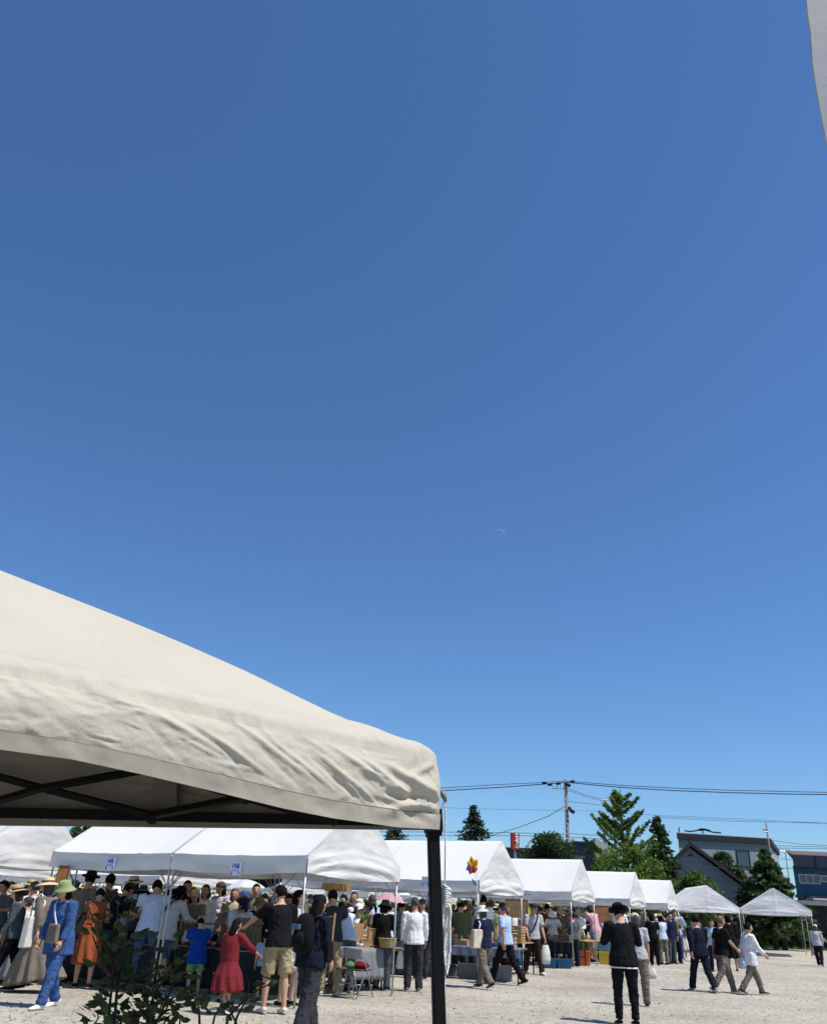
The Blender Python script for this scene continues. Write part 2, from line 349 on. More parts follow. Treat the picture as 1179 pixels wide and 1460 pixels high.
# ---------------------------------------------------------------- beige canopy near the camera
def canopy():
    C = Vector((.091, 2.3, 0)); a_dir = Vector((cos(radians(224)), sin(radians(224)), 0)); b_dir = Vector((cos(radians(160)), sin(radians(160)), 0))
    S = 3.0; cs = [C, C+a_dir*S, C+a_dir*S+b_dir*S, C+b_dir*S]; Z = Vector((0, 0, 1))
    peak = (cs[0]+cs[2])/2
    t = empty('pop_up_canopy', C, 0, 'beige pop up canopy roof on a black frame filling the lower left of the photo', 'canopy')
    mb = mat('beige_canopy_cloth', (.475, .44, .365), .62, .04, 3, .14, 60, trans=.05, tcol=(.62, .55, .42), spec=.12)
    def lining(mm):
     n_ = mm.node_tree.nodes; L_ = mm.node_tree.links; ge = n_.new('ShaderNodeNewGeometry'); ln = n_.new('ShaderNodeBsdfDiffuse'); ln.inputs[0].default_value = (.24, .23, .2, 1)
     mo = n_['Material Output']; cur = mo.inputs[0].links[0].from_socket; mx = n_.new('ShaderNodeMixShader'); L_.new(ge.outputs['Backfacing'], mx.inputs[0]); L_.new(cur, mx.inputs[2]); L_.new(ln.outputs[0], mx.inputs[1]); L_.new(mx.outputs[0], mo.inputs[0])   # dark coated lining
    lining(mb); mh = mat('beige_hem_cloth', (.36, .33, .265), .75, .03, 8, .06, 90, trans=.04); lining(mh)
    # hip height profile read from the outline
    hipd = (peak-C); hl = hipd.length; hn = Vector((-hipd.y, hipd.x, 0)).normalized()
    pr = []
    for (x, y) in ((627, 1082), (619, 1068), (605, 1058), (560, 1046), (500, 1028), (440, 1001), (350, 957), (200, 892), (0, 813), (-60, 787)):
        P = onplane(x, y, C, hn); d = (Vector((P.x, P.y, 0))-C).dot(hipd)/hl; pr.append((d/hl, P.z))
    pr.sort(); zc = pr[0][1]; last = pr[-1]; pr.append((1.0, last[1]+(1-last[0])*hl*.40))
    print('HIP', [(round(a, 3), round(b, 3)) for a, b in pr])
    def hip(s):
        if s <= pr[0][0]: return pr[0][1]
        for i in range(len(pr)-1):
            (a, za), (b, zb) = pr[i], pr[i+1]
            if s <= b:
                ma = (zb-pr[max(0, i-1)][1])/(b-pr[max(0, i-1)][0]); j = min(len(pr)-1, i+2); mb_ = (pr[j][1]-za)/(pr[j][0]-a); h = b-a; q = (s-a)/h
                return za*(2*q**3-3*q*q+1)+ma*h*(q**3-2*q*q+q)+zb*(3*q*q-2*q**3)+mb_*h*(q**3-q*q)
        return pr[-1][1]
    hem = []
    aN = Vector((-a_dir.y, a_dir.x, 0))
    for (x, y) in ((627, 1177), (560, 1173), (470, 1160), (400, 1146), (300, 1121), (200, 1097), (100, 1075), (0, 1061), (-80, 1048)):
        P = onplane(x, y, C+aN*.0, aN); hem.append(((Vector((P.x, P.y, 0))-C).dot(a_dir), P.z))
    hem.sort(); print('HEM', [(round(a, 3), round(b, 3)) for a, b in hem])
    def hz(d):
        if d <= hem[0][0]: return hem[0][1]
        for (a, za), (b, zb) in zip(hem, hem[1:]):
            if d <= b: return za+(zb-za)*(d-a)/(b-a)
        return hem[-1][1]
    Zv = .19
    def crease(x, y, cx_, cy_, ang, ln, wd, h):
        dx, dy = x-cx_, y-cy_; a = dx*cos(ang)+dy*sin(ang); b = -dx*sin(ang)+dy*cos(ang)
        if abs(a) > ln: return 0
        f = (1-(a/ln)**2); w_ = wd*(.4+.6*f)
        return h*f*math.exp(-(b/w_)**2)
    CR = []
    rr = random.Random(11)
    # (distance from the corner along the edge, height above hem, angle, length, width, height)
    for q in ((.07, .095, .32, .13, .014, .02), (.08, .06, .05, .14, .012, -.02), (.09, .045, -.22, .13, .013, .018), (.14, .03, .18, .12, .010, -.012), (.17, .09, .42, .12, .009, .014), (.05, .14, -.4, .09, .010, .010),
              (.33, .085, .42, .13, .005, .008), (.36, .075, .45, .12, .006, -.006), (.46, .09, .38, .13, .005, .006), (.52, .07, .5, .08, .005, -.004), (.26, .11, .35, .14, .008, .009), (.56, .11, .35, .16, .007, .008),
              (.66, .08, .3, .12, .007, .008), (.8, .1, .25, .16, .008, .007), (.62, .17, .5, .12, .006, .006), (.95, .12, .15, .2, .009, .007), (.04, .03, .1, .08, .007, -.010)): CR.append(q)
    for i in range(150): CR.append((rr.uniform(0, 1.3), rr.uniform(.02, .3), rr.uniform(-.6, 1.0), rr.uniform(.02, .07), rr.uniform(.002, .005), rr.choice((-1, 1))*rr.uniform(.0015, .0045)))
    for i in range(26): CR.append((rr.uniform(.0, 1.3), rr.uniform(.25, .7), rr.uniform(.1, .7), rr.uniform(.08, .2), rr.uniform(.004, .012), rr.choice((-1, 1))*rr.uniform(.002, .004)))
    def side(i0, i1, seed, hemf, name):
        A, B = cs[i0], cs[i1]; e = (B-A).normalized(); out = Vector((e.y, -e.x, 0))
        if (peak-A).dot(out) > 0: out = -out
        dep = (peak-A).dot(-out)
        def pt(s, tt):
            # tt: 0..0.35 valance, then roof to peak
            if tt < .35:
                k = tt/.35; d = s*S; z0 = hemf(d if i0 == 0 else (S-d))
                # height of the eave above the hem grows round the shoulder
                zt = zc-.012 ; z = z0+(zt-z0)*k
                base = A+e*d + out*(.012*(1-k**5)+.005*sin(pi*k)) ; w = 1; hgt = k*(zt-z0)
            else:
                k = (tt-.35)/.65; k2 = k**1.5
                # panel strip: point along edge pulls to the peak
                E = A+e*(s*S); q = E.lerp(peak, k2)
                zh = hip(k2); lat = min(s, 1-s)*2*1.0
                sm = min(1, k2/.12); sm = sm*sm*(3-2*sm); sag = -.06*sin(pi*min(1, k2))*lat - .02*lat*(1-k2)*sm
                sh = .012*max(0, 1-k2*14)
                z = zh+sag-.012*max(0, 1-k2*14)
                base = q; d = s*S; w = max(.15, 1-k2*3); hgt = Zv+k2*dep*.9
            dd = d if i0 == 0 else S-d if i1 == 0 else d
            o_ = 0
            fade = min(1, tt/.03+.05)
            if tt < .8:
                for c_ in CR:
                    o_ += crease(dd, hgt, *c_)
            nzv = .007*fbm(dd*3+seed, hgt*6, seed)*w + .0035*fbm(dd*14, hgt*22, seed+3)*w
            cornerp = math.exp(-dd/.1); o_ += cornerp*.007*sin(hgt*70+seed+dd*14)*min(1, hgt*12)*w
            amp = (o_*.8+nzv)*fade
            cornerfade = min(1, (min(s, 1-s)*S)/.03+.02); amp *= max(cornerfade, 0.0)
            nrm = (out*(1 if tt < .35 else .45)+Z*(0 if tt < .35 else .9))
            # rounding in plan near the leg corner
            return base+nrm*amp+Z*(z) - C
        m = MB()
        nu = 300 if i0 == 0 or i1 == 0 else 60
        # denser sampling near the visible corner
        f = (lambda s: s**1.25) if i0 == 0 else ((lambda s: 1-(1-s)**1.25) if i1 == 0 else (lambda s: s))
        m.grid(lambda s, q: pt(f(s), .052+.948*q), nu, 110)
        return m, pt, f, nu
    ob = None
    for (i0, i1, sd_, nm) in ((0, 1, 1, 'a'), (1, 2, 2, 'b'), (2, 3, 3, 'c'), (3, 0, 4, 'd')):
        hf = hz if i0 == 0 else (lambda d: hz(0)+.0*d)
        if i0 == 1: hf = lambda d: hz(S)
        m, pt, f, nu = side(i0, i1, sd_, hf, nm)
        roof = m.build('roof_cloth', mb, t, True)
        if ob is None: ob = roof
        # hem strip: doubled cloth standing 3 mm proud, with a stitch line
        e = (cs[i1]-cs[i0]).normalized(); out = Vector((e.y, -e.x, 0))
        if (peak-cs[i0]).dot(out) > 0: out = -out
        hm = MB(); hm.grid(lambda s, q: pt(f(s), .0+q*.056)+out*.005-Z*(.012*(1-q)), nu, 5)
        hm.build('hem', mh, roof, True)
        if i0 == 0:
            stt = MB()
            stt.tube([pt(f(k/nu), .0605)+out*.0012 for k in range(0, nu+1)], .0011, 5)
            stt.build('stitching', mat('thread_grey', (.25, .23, .18), .8), roof)
            # small white woven label text near the corner
            lt = MB(); r_ = random.Random(2)
            for k in range(9):
                s = (.055+.0042*k)/S; h0 = .115
                base = pt(s, h0)+out*.004
                hh = .006
                lt.bar(base, base+Z*hh, .0013, 4)
                if k % 2: lt.bar(base+Z*hh*r_.choice((0, .5, 1)), base+Z*hh*r_.choice((0, .5, 1))+e*-.003, .0012, 4)
            lt.build('maker_label', mat('label_white', (.85, .85, .83), .6), roof)
    # frame ------------------------------------------------------------
    top = at(617, 1172, 2.33); bot = at(626, 1458, 2.33); dv = (bot-top).normalized(); foot = top+dv*(top.z/-dv.z); 
    tp = top-dv*.03
    lg = MB(); lg.box((0, 0, 0), (.001, .001, .001)); lg = MB()
    ax = atan2(a_dir.y, a_dir.x)
    def prism(mm, p, q, w):
        d = (q-p); X = Vector((1, .15, 0)).normalized(); X = (X-d.normalized()*X.dot(d.normalized())).normalized(); Y = d.normalized().cross(X)
        vs = []
        for c_ in (p, q):
            for (sx_, sy_) in ((-1, -1), (1, -1), (1, 1), (-1, 1)): vs.append(c_-C+X*w/2*sx_+Y*w/2*sy_)
        mm.add(vs, [(3, 2, 1, 0), (4, 5, 6, 7), (0, 1, 5, 4), (1, 2, 6, 5), (2, 3, 7, 6), (3, 0, 4, 7)])
    prism(lg, tp, foot+Vector((0, 0, .01)), .03); lo = lg.build('leg', M_black, t); bv = lo.modifiers.new('bevel', 'BEVEL'); bv.width = .003
    cl = MB(); prism(cl, tp, at(618, 1187, 2.33), .044); prism(cl, at(618, 1187, 2.33), at(618.5, 1193, 2.33), .038); cl.build('corner_bracket', M_black, lo)
    ft = MB(); ft.box(foot-C+Vector((0, 0, .005)), (.09, .09, .008)); ft.build('foot_plate', M_black, lo)
    for cc in cs[1:]:
        l2 = MB(); q = cc.lerp(peak, .03)-C; l2.box((q.x, q.y, .95), (.03, .03, 1.88)); l2.build('leg', M_black, t)
    # scissor trusses: far edge (B), drawn on the plane through the leg along b_dir
    bN = Vector((-b_dir.y, b_dir.x, 0)); C2 = C+b_dir*.03-bN*.03
    ib = C.lerp(peak, .05)
    def onB(x, y, off=.03): return onplane(x, y, C+bN*off*(-1 if bN.dot(peak-C) < 0 else 1)*1.0, bN)
    def prb(mm, a, b, w=.018, off=.05):
        prism(mm, onB(*a, off), onB(*b, off), w)
    tb = MB()
    prb(tb, (-320, 1025), (60, 1124)); prb(tb, (60, 1124), (215, 1163)); tb.build('scissor_bar', M_black, t)
    tb = MB(); prb(tb, (-320, 1235), (60, 1124), off=.07); prb(tb, (60, 1124), (212, 1097), off=.07); tb.build('scissor_bar', M_black, t)
    tb = MB(); prb(tb, (217, 1163), (352, 1137), off=.07); prb(tb, (352, 1137), (470, 1112), off=.07); tb.build('scissor_bar', M_black, t)
    tb = MB(); prb(tb, (215, 1097), (352, 1138), off=.05); prb(tb, (352, 1138), (480, 1172), off=.05); tb.build('scissor_bar', M_black, t)
    for (x, y) in ((217, 1167), (60, 1124), (350, 1138)):
        nd = MB(); nd.ball(onB(x, y, .06)-C, (.02, .02, .018) if x > 100 else .011); nd.build('joint', M_black, t)
    # the far valance is dark where the doubled strap and rail hang along its lower edge
    rb = MB()
    def rail(s, q):
        x = 620-(620+420)*s; ylo = 1180-13*min(1, s*1040/600)-.01*max(0, s*1040-620); yhi = ylo-13-2*min(1, s*3)
        return onB(x, ylo+(yhi-ylo)*q, .02)-C
    rb.grid(rail, 60, 3); rb.build('lower_rail', M_black, t, thick=.012)
    # vertical fabric strap hanging inside
    sp = MB(); sp.grid(lambda s, q: onB(218+34*s, 1106+54*q, .012)-C, 3, 6); sp.build('inner_strap', mat('strap_grey', (.16, .15, .13), .8), t)
    return C
CAN = canopy()
# guy rope with its coil
def guy_rope():
    Y = 2.34; m_r = mat('white_rope', (.72, .72, .68), .8, .1, 60, .4, 200); P0 = at(636, 1140, Y)
    t = empty('guy_rope', P0, 0, 'white guy rope hanging from the canopy corner with its spare length coiled in a bundle', 'rope')
    def path(pts): return [at(x, y, Y+dy)-P0 for x, y, dy in pts]
    m = MB(); m.tube(path([(628, 1128, 0), (634, 1137, 0), (635, 1160, 0), (635, 1200, .002), (634, 1262, 0)]), .0019, 6); m.tube(path([(633, 1140, 0), (630, 1152, .01), (630, 1168, .01), (627, 1176, .0)]), .0012, 5); m.build('rope', m_r, t, True)
    k = MB(); k.tube(path([(629, 1127, 0), (633, 1136, -.002), (636, 1144, 0)]), [.006, .008, .003], 6); k.build('toggle', mat('toggle_grey', (.2, .18, .18), .5), t, True)
    rr = random.Random(4)
    c = MB()
    for i in range(6):
        x0 = 632+rr.uniform(-3, 3); x1 = 638+rr.uniform(-2, 3); yb = 1372+rr.uniform(-45, 18) if i else 1368
        if i == 0: x1 = 642; 
        pts = [(634, 1262, 0)]
        for k_ in range(1, 9): pts.append((x0+rr.uniform(-.6, .6), 1262+(yb-1262)*k_/9, -.004*i*.3))
        pts.append(((x0+x1)/2, yb+4, 0))
        for k_ in range(8, 0, -1): pts.append((x1-(0 if k_ > 3 else 2)+rr.uniform(-.5, .5), 1266+(yb-1266)*k_/9, .003*i*.3))
        pts.append((636, 1266, 0))
        c.tube(path(pts), .0026, 6)
    for i in range(9):
        y = 1263+i*3.4; a_ = 631.5+rr.uniform(-1, .8)-.12*i; b_ = 640.5+rr.uniform(-.6, 1.4)+.2*i; c.tube(path([(a_, y, -.006), (636, y+rr.uniform(0, 3), -.010), (b_, y+3+rr.uniform(-1, 2), -.006), (b_, y+5, .005), (636, y+4, .009), (a_, y+2, .005), (a_, y, -.006)]), .0032, 6)
    c.tube(path([(640, 1290, -.01), (643, 1300, -.01), (641, 1318, -.01), (637, 1330, -.01)]), .0027, 6)
    c.tube(path([(636, 1370, 0), (635, 1384, 0), (634, 1410, 0), (634, 1450, 0), (634, 1500, 0)]), .0016, 6)
    c.build('coil', m_r, t, True)
guy_rope()
# cloth of another canopy at the upper right edge
def upper_flap():
    Y = .62
    edge = [(1146, -90), (1148, -20), (1151, 20), (1155, 45), (1156.5, 65), (1158, 90), (1161.5, 115), (1166.5, 145), (1172, 175), (1179, 208), (1192, 260)]
    P0 = at(1160, 60, Y)
    t = empty('white_awning', P0, 0, 'pale grey white edge of an awning hanging in at the upper right corner', 'awning')
    m = MB()
    def pt(s, q):
        k = q*(len(edge)-1); i = min(len(edge)-2, int(k)); f = k-i
        x = edge[i][0]*(1-f)+edge[i+1][0]*f; y = edge[i][1]*(1-f)+edge[i+1][1]*f
        return at(x, y, Y)-P0+Vector((.5*s, .05*s, .06*s+.0006*fbm(s*6, q*4)*min(1, s*20)))
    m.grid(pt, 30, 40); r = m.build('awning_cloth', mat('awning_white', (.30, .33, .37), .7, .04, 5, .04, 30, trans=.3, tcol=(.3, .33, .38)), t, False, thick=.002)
    h = MB(); h.tube([pt(.0, q/40) for q in range(41)], .0007, 5); h.build('hem_cord', mat('awning_hem', (.6, .62, .66), .6, trans=.3), r, True)
upper_flap()
# daytime moon: a far crescent shell, its sunlit part painted as a glow
def moon():
    D = 3000; c = at(714, 760, D); sz = 11/FPX*c.length*.5*.95
    m = MB(); X = cR; Zz = cU; N = 24; vs = []
    for layer, yy in ((0, -3), (1, 3)):
        for i in range(N+1):
            a = radians(-35)+radians(185)*i/N; k = sin(pi*i/N); ro = sz; ri = sz*(1-.26*k)
            vs.append(X*(ro*cos(a))+Zz*(ro*sin(a))+cF*yy); vs.append(X*(ri*cos(a))+Zz*(ri*sin(a))+cF*yy)
    fs = []; B = 2*(N+1)
    for i in range(N):
        a, b, c_, d = 2*i, 2*i+2, 2*i+3, 2*i+1; fs += [(a, b, c_, d), (d+B, c_+B, b+B, a+B), (a, a+B, b+B, b), (d, c_, c_+B, d+B)]
    m.add(vs, fs)
    mt = bpy.data.materials.new('moon_sunlit'); mt.use_nodes = True; n = mt.node_tree.nodes; e = n.new('ShaderNodeEmission'); e.inputs[0].default_value = (.19, .37, .72, 1); e.inputs[1].default_value = 1.0
    tr = n.new('ShaderNodeBsdfTransparent'); mx = n.new('ShaderNodeMixShader'); mx.inputs[0].default_value = .38; L = mt.node_tree.links
    L.new(tr.outputs[0], mx.inputs[1]); L.new(e.outputs[0], mx.inputs[2]); L.new(mx.outputs[0], n['Material Output'].inputs[0])
    o = m.build('moon', mt, loc=c); tag(o, 'faint pale crescent moon in the daytime sky', 'moon')
moon()
# ---------------------------------------------------------------- people
# local frame: faces +y, right hand on +x, 1.70 m tall
POSES = {
 # lean, (left leg swing, knee), (right), (left arm swing, abduct, elbow, inward), (right ...), nod, turn
 'stand':   dict(lean=.02, L=(0, .03, .03), R=(0, .03, .04), la=(.02, .10, .18, .1), ra=(.05, .12, .22, .1), nod=.05, turn=0),
 'stand2':  dict(lean=.04, L=(.1, .16, .04), R=(-.05, .02, .05), la=(.35, .1, 1.15, .5), ra=(.0, .12, .2, .1), nod=.2, turn=.3),
 'phone':   dict(lean=.06, L=(.02, .05, .05), R=(0, .04, .06), la=(.28, .42, 1.75, .9), ra=(.28, .42, 1.75, .9), nod=.55, turn=0),
 'phone2':  dict(lean=.06, L=(.02, .05, .05), R=(0, .04, .06), la=(.15, .28, 1.8, .55), ra=(.15, .28, 1.8, .55), nod=.5, turn=0),
 'hold':    dict(lean=.03, L=(.04, .08, .03), R=(-.02, .03, .05), la=(.3, .2, 1.35, .6), ra=(.3, .2, 1.35, .6), nod=.3, turn=-.2),
 'browse':  dict(lean=.28, L=(.05, .08, .04), R=(-.08, .03, .06), la=(.6, .12, .7, .3), ra=(.5, .12, .8, .2), nod=.45, turn=.1),
 'bend':    dict(lean=.62, L=(.12, .18, .05), R=(-.02, .08, .05), la=(.9, .12, .5, .2), ra=(.8, .14, .55, .2), nod=.25, turn=-.2),
 'reach':   dict(lean=.1, L=(.12, .1, .05), R=(-.12, .05, .06), la=(.1, .12, .3, .1), ra=(.95, .35, .45, .1), nod=.25, turn=-.25),
 'walk':    dict(lean=.07, L=(.42, .12, .02), R=(-.30, .34, .02), la=(-.3, .10, .25, .1), ra=(.35, .10, .45, .2), nod=.06, turn=0),
 'walk2':   dict(lean=.06, L=(-.26, .40, .02), R=(.38, .10, .02), la=(.2, .12, 1.1, .6), ra=(-.2, .12, .35, .1), nod=.12, turn=.35),
 'walk3':   dict(lean=.1, L=(.3, .06, .03), R=(-.2, .2, .04), la=(.1, .12, .3, .1), ra=(.05, .13, .35, .2), nod=.2, turn=0),
 'reachR':  dict(lean=.12, L=(.25, .3, .06), R=(-.14, .08, .06), la=(.1, .2, .3, .0), ra=(.55, .55, .5, .0), nod=.15, turn=-.3),
 'reachL':  dict(lean=.12, L=(.1, .12, .06), R=(-.05, .05, .08), la=(.8, .45, .3, .0), ra=(.1, .12, .2, .1), nod=.3, turn=.4),
 'armup':   dict(lean=.02, L=(0, .03, .05), R=(.03, .05, .05), la=(1.1, .3, 1.9, .6), ra=(.05, .1, .2, .1), nod=-.1, turn=.2),
 'sit':     dict(lean=.12, L=(1.45, 1.45, .12), R=(1.4, 1.4, .12), la=(.5, .15, .8, .4), ra=(.5, .15, .8, .4), nod=.35, turn=0),
}
def rotx(v, a):  # forward lean: tilts +z towards +y
    return Vector((v.x, v.y*cos(a)+v.z*sin(a), -v.y*sin(a)+v.z*cos(a)))
def skeleton(pose, fem):
    p = POSES[pose]; K = {}; hip = Vector((0, 0, .90))
    for sd, nm, leg in ((-1, 'L', p['L']), (1, 'R', p['R'])):
        sw, kn, spl = leg
        h = hip+Vector((sd*.088, 0, -.03)); d = Vector((sd*spl, sin(sw), -cos(sw))).normalized(); k = h+d*.42
        d2 = Vector((sd*spl*.4, sin(sw-kn), -cos(sw-kn))).normalized(); a = k+d2*.40
        pit = (sw-kn); K[nm+'h'], K[nm+'k'], K[nm+'a'] = h, k, a; K[nm+'p'] = pit
    drop = min(K['La'].z-.075, K['Ra'].z-.075)
    if pose != 'sit':
        for q in list(K):
            if q[1] in 'hka': K[q] = K[q]-Vector((0, 0, drop))
        hip = hip-Vector((0, 0, drop))
    else:
        dz = -hip.z+.50
        for q in list(K):
            if q[1] in 'hka': K[q] = K[q]+Vector((0, 0, dz))
        hip = hip+Vector((0, 0, dz))
        
    K['hip'] = hip; L = p['lean']
    S = lambda x, y, z: hip+rotx(Vector((x, y, z)), L*(.6+.4*min(1, z/.5)))
    K['S'] = S
    sw_ = .165 if fem else .188
    for sd, nm, arm in ((-1, 'l', p['la']), (1, 'r', p['ra'])):
        f, ab, el, inw = arm; s0 = S(sd*sw_, -.005, .495)
        d = Vector((sd*sin(ab), sin(f)*cos(ab), -cos(f)*cos(ab))); e = s0+d*.275
        f2 = f+el; d2 = Vector((sd*(sin(ab)*.4-inw*sin(min(el, 1.5))), sin(f2), -cos(f2))); d2.normalize(); w = e+d2*.245
        K[nm+'s'], K[nm+'e'], K[nm+'w'], K[nm+'d'] = s0, e, w, d2
    nk = S(0, -.005, .555); n2 = L+p['nod']
    hc = nk+rotx(Vector((0, .0, .05)), L)+rotx(Vector((0, .022, .095)), n2)
    K['neck'] = nk; K['head'] = hc; K['HR'] = Matrix.Rotation(p['turn'], 3, 'Z') @ Matrix.Rotation(-n2*.85, 3, 'X')
    return K
def remesh(mb, vox, mats, name, smooth=2, disp=None):
    me = mb.mesh('tmp', []); o = bpy.data.objects.new('tmp', me); COL.objects.link(o)
    md = o.modifiers.new('r', 'REMESH'); md.mode = 'VOXEL'; md.voxel_size = vox
    if smooth:
        ms = o.modifiers.new('s', 'SMOOTH'); ms.iterations = smooth; ms.factor = .5
    dg = bpy.context.evaluated_depsgraph_get(); dg.update()
    r = bpy.data.meshes.new_from_object(o.evaluated_get(dg)); bpy.data.objects.remove(o); bpy.data.meshes.remove(me)
    r.name = name; r.materials.clear()
    for m in mats: r.materials.append(m)
    if disp:
        nrm = [v.normal.copy() for v in r.vertices]
        for v, n in zip(r.vertices, nrm): v.co += n*disp(v.co)
    for pl in r.polygons: pl.use_smooth = True; pl.material_index = 0
    return r
def append_mesh(me, mb):
    """adds the faces of mb to mesh me keeping material indices"""
    vs = [tuple(v.co) for v in me.vertices]; fs = [tuple(p.vertices) for p in me.polygons]; mi = [p.material_index for p in me.polygons]
    k = len(vs); vs += mb.v; fs += [tuple(i+k for i in f) for f in mb.f]; mi += mb.m
    r = bpy.data.meshes.new(me.name); r.from_pydata(vs, [], fs)
    for m in me.materials: r.materials.append(m)
    r.polygons.foreach_set('material_index', mi); r.polygons.foreach_set('use_smooth', [True]*len(fs)); r.update()
    return r
M_skin = mat('skin', (.5, .29, .19), .55, .05, 12); M_skin2 = mat('skin_tanned', (.36, .2, .13), .55, .05, 12)
M_eye = mat('eye_dark', (.02, .015, .012), .4); M_lip = mat('lip', (.38, .13, .11), .5)
_c = {}
def body_mesh(pose, fem, hi):
    key = ('body', pose, fem, hi)
    if key in _c: return _c[key]
    K = skeleton(pose, fem); m = MB(); S = K['S']; g = .93 if fem else 1
    X = (1, 0, 0)
    m.tube([S(0, 0, z) for z in (-.08, 0, .08, .18, .28, .38, .46, .52, .555)], [(.13, .095), (.163, .112), (.155, .108), (.125*g, .095), (.138*g, .105), (.155*g, .112), (.165*g, .095), (.105*g, .075), (.06, .06)], 14, X)
    hc = K['head']; HR = K['HR']
    m.tube([K['neck']-Vector((0, 0, .03)), K['neck'].lerp(hc, .5), hc], [.056*g, .052*g, .05], 10, X)
    hm = MB(); hm.ball((0, 0, .012), (.074, .092, .108), 14, 10); hm.tube([(0, .018, -.03), (0, .035, -.075), (0, .045, -.108)], [(.066, .062), (.052, .045), (.028, .022)], 10, X)
    hm.tube([(0, .088, .02), (0, .103, -.012), (0, .112, -.028), (0, .09, -.038)], [.010, .013, .016, .010], 6, X)
    for sd in (-1, 1): hm.ball((sd*.076, -.004, .0), (.012, .02, .032), 6, 5)
    m.add([hc+HR@Vector(v) for v in hm.v], hm.f)
    for n in 'LR':
        h, k, a = K[n+'h'], K[n+'k'], K[n+'a']
        m.tube([h+Vector((0, 0, .04)), h.lerp(k, .35), k.lerp(h, .12), k, k.lerp(a, .28), k.lerp(a, .65), a, a-Vector((0, 0, .03))], [.092, .078, .058, .055, .056, .042, .034, .036], 10, X)
    for n, sd in (('l', -1), ('r', 1)):
        s, e, w = K[n+'s'], K[n+'e'], K[n+'w']
        m.tube([s+Vector((-sd*.05, 0, .0)), s, s.lerp(e, .35), e.lerp(s, .1), e, e.lerp(w, .3), w.lerp(e, .15), w], [(.05, .05), (.052, .052), (.046*g, .046*g), .037, .036, .038, .027, .025], 10)
    r = remesh(m, .013 if hi else .02, [M_skin, M_eye, M_lip], 'person', 2)
    x = MB()
    for sd in (-1, 1):
        x.cur = 1; e0 = hc+HR@Vector((sd*.031, .083, .016)); x.ball(e0, (.012, .009, .006), 6, 4); e1 = hc+HR@Vector((sd*.033, .081, .038)); x.ball(e1, (.018, .008, .004), 6, 4)
    x.cur = 2; x.ball(hc+HR@Vector((0, .086, -.057)), (.02, .008, .006), 8, 4)
    # hands
    x.cur = 0
    for n, sd in (('l', -1), ('r', 1)):
        w, d = K[n+'w'], K[n+'d'].normalized(); side = Vector((0, 1, 0)) if abs(d.y) < .8 else Vector((-sd, 0, 0)); a = (side-d*side.dot(d)).normalized(); b = d.cross(a)
        pn = b if b.x*sd < 0 else -b
        x.tube([w-d*.02, w+d*.02, w+d*.06, w+d*.088], [(.024, .022), (.032, .016), (.04, .015), (.037, .012)], 8, a)
        for i, (o_, ln) in enumerate(((.029, .068), (.010, .078), (-.010, .072), (-.028, .056))):
            p0 = w+d*.08+a*o_; x.tube([p0, p0+d*ln*.45+pn*.006, p0+d*ln*.8+pn*.02, p0+d*ln+pn*.034], [.0095, .009, .008, .006], 5)
        p0 = w+d*.025+a*.025; x.tube([p0, p0+d*.03+a*.022+pn*.01, p0+d*.06+a*.026+pn*.018], [.012, .011, .008], 5)
    r = append_mesh(r, x); _c[key] = r; return r
def folds(amp, seed, vert=True):
    def f(c):
        a = fbm(c.x*13+seed, c.y*13, c.z*(5 if vert else 11), 3); b = noise.noise(Vector((c.x*9+c.z*5+seed, c.y*9-c.z*4, c.z*9))); return amp*(a+1.1*(1-abs(b)*5 if abs(b) < .2 else 0))
    return f
def top_mesh(pose, fem, kind, hi):
    """tee, long, loose, jacket, coat, vest, tunic; returns one garment mesh"""
    key = ('top', pose, fem, kind, hi)
    if key in _c: return _c[key]
    K = skeleton(pose, fem); S = K['S']; m = MB(); X = (1, 0, 0); g = .95 if fem else 1
    lo = {'tee': -.06, 'long': -.07, 'loose': -.13, 'jacket': -.10, 'coat': -.2, 'vest': -.06, 'tunic': -.24, 'short': -.02}[kind]
    wd = {'tee': 1, 'long': 1, 'loose': 1.14, 'jacket': 1.12, 'coat': 1.15, 'vest': 1, 'tunic': 1.18, 'short': .98}[kind]
    zs = [lo, lo*.5, .06, .18, .28, .38, .455, .505, .535]; rs = [(.2*wd, .15*wd), (.197*wd, .147*wd), (.185*wd, .138*wd), (.158*g*wd, .12*wd), (.16*g*wd, .126*wd), (.172*g, .13), (.178*g, .11), (.125*g, .088), (.074, .07)]
    m.tube([S(0, 0, z) for z in zs], rs, 16, X)
    if fem:
        for sd in (-1, 1): m.ball(S(sd*.07, .085, .35), (.06, .045, .055), 8, 6)
    slv = kind in ('long', 'jacket', 'coat', 'loose')
    for n, sd in (('l', -1), ('r', 1)):
        s, e, w = K[n+'s'], K[n+'e'], K[n+'w']; b = 1.15 if kind in ('loose', 'jacket', 'coat', 'tunic') else 1
        if kind == 'vest': m.tube([s+Vector((-sd*.06, 0, .0)), s+Vector((sd*.01, 0, 0))], [.062, .056], 10); continue
        if slv: m.tube([s+Vector((-sd*.06, 0, .0)), s, s.lerp(e, .5), e, e.lerp(w, .5), e.lerp(w, .93)], [.066, .068*b, .06*b, .055*b, .048*b, .041*b], 10)
        else: m.tube([s+Vector((-sd*.06, 0, .0)), s, s.lerp(e, .45), s.lerp(e, .78)], [.066, .068, .066*b, .068*b], 10)
    r = remesh(m, .014 if hi else .022, [None], kind+'_top', 1, folds(.006, len(_c)*1.7)); _c[key] = r; return r
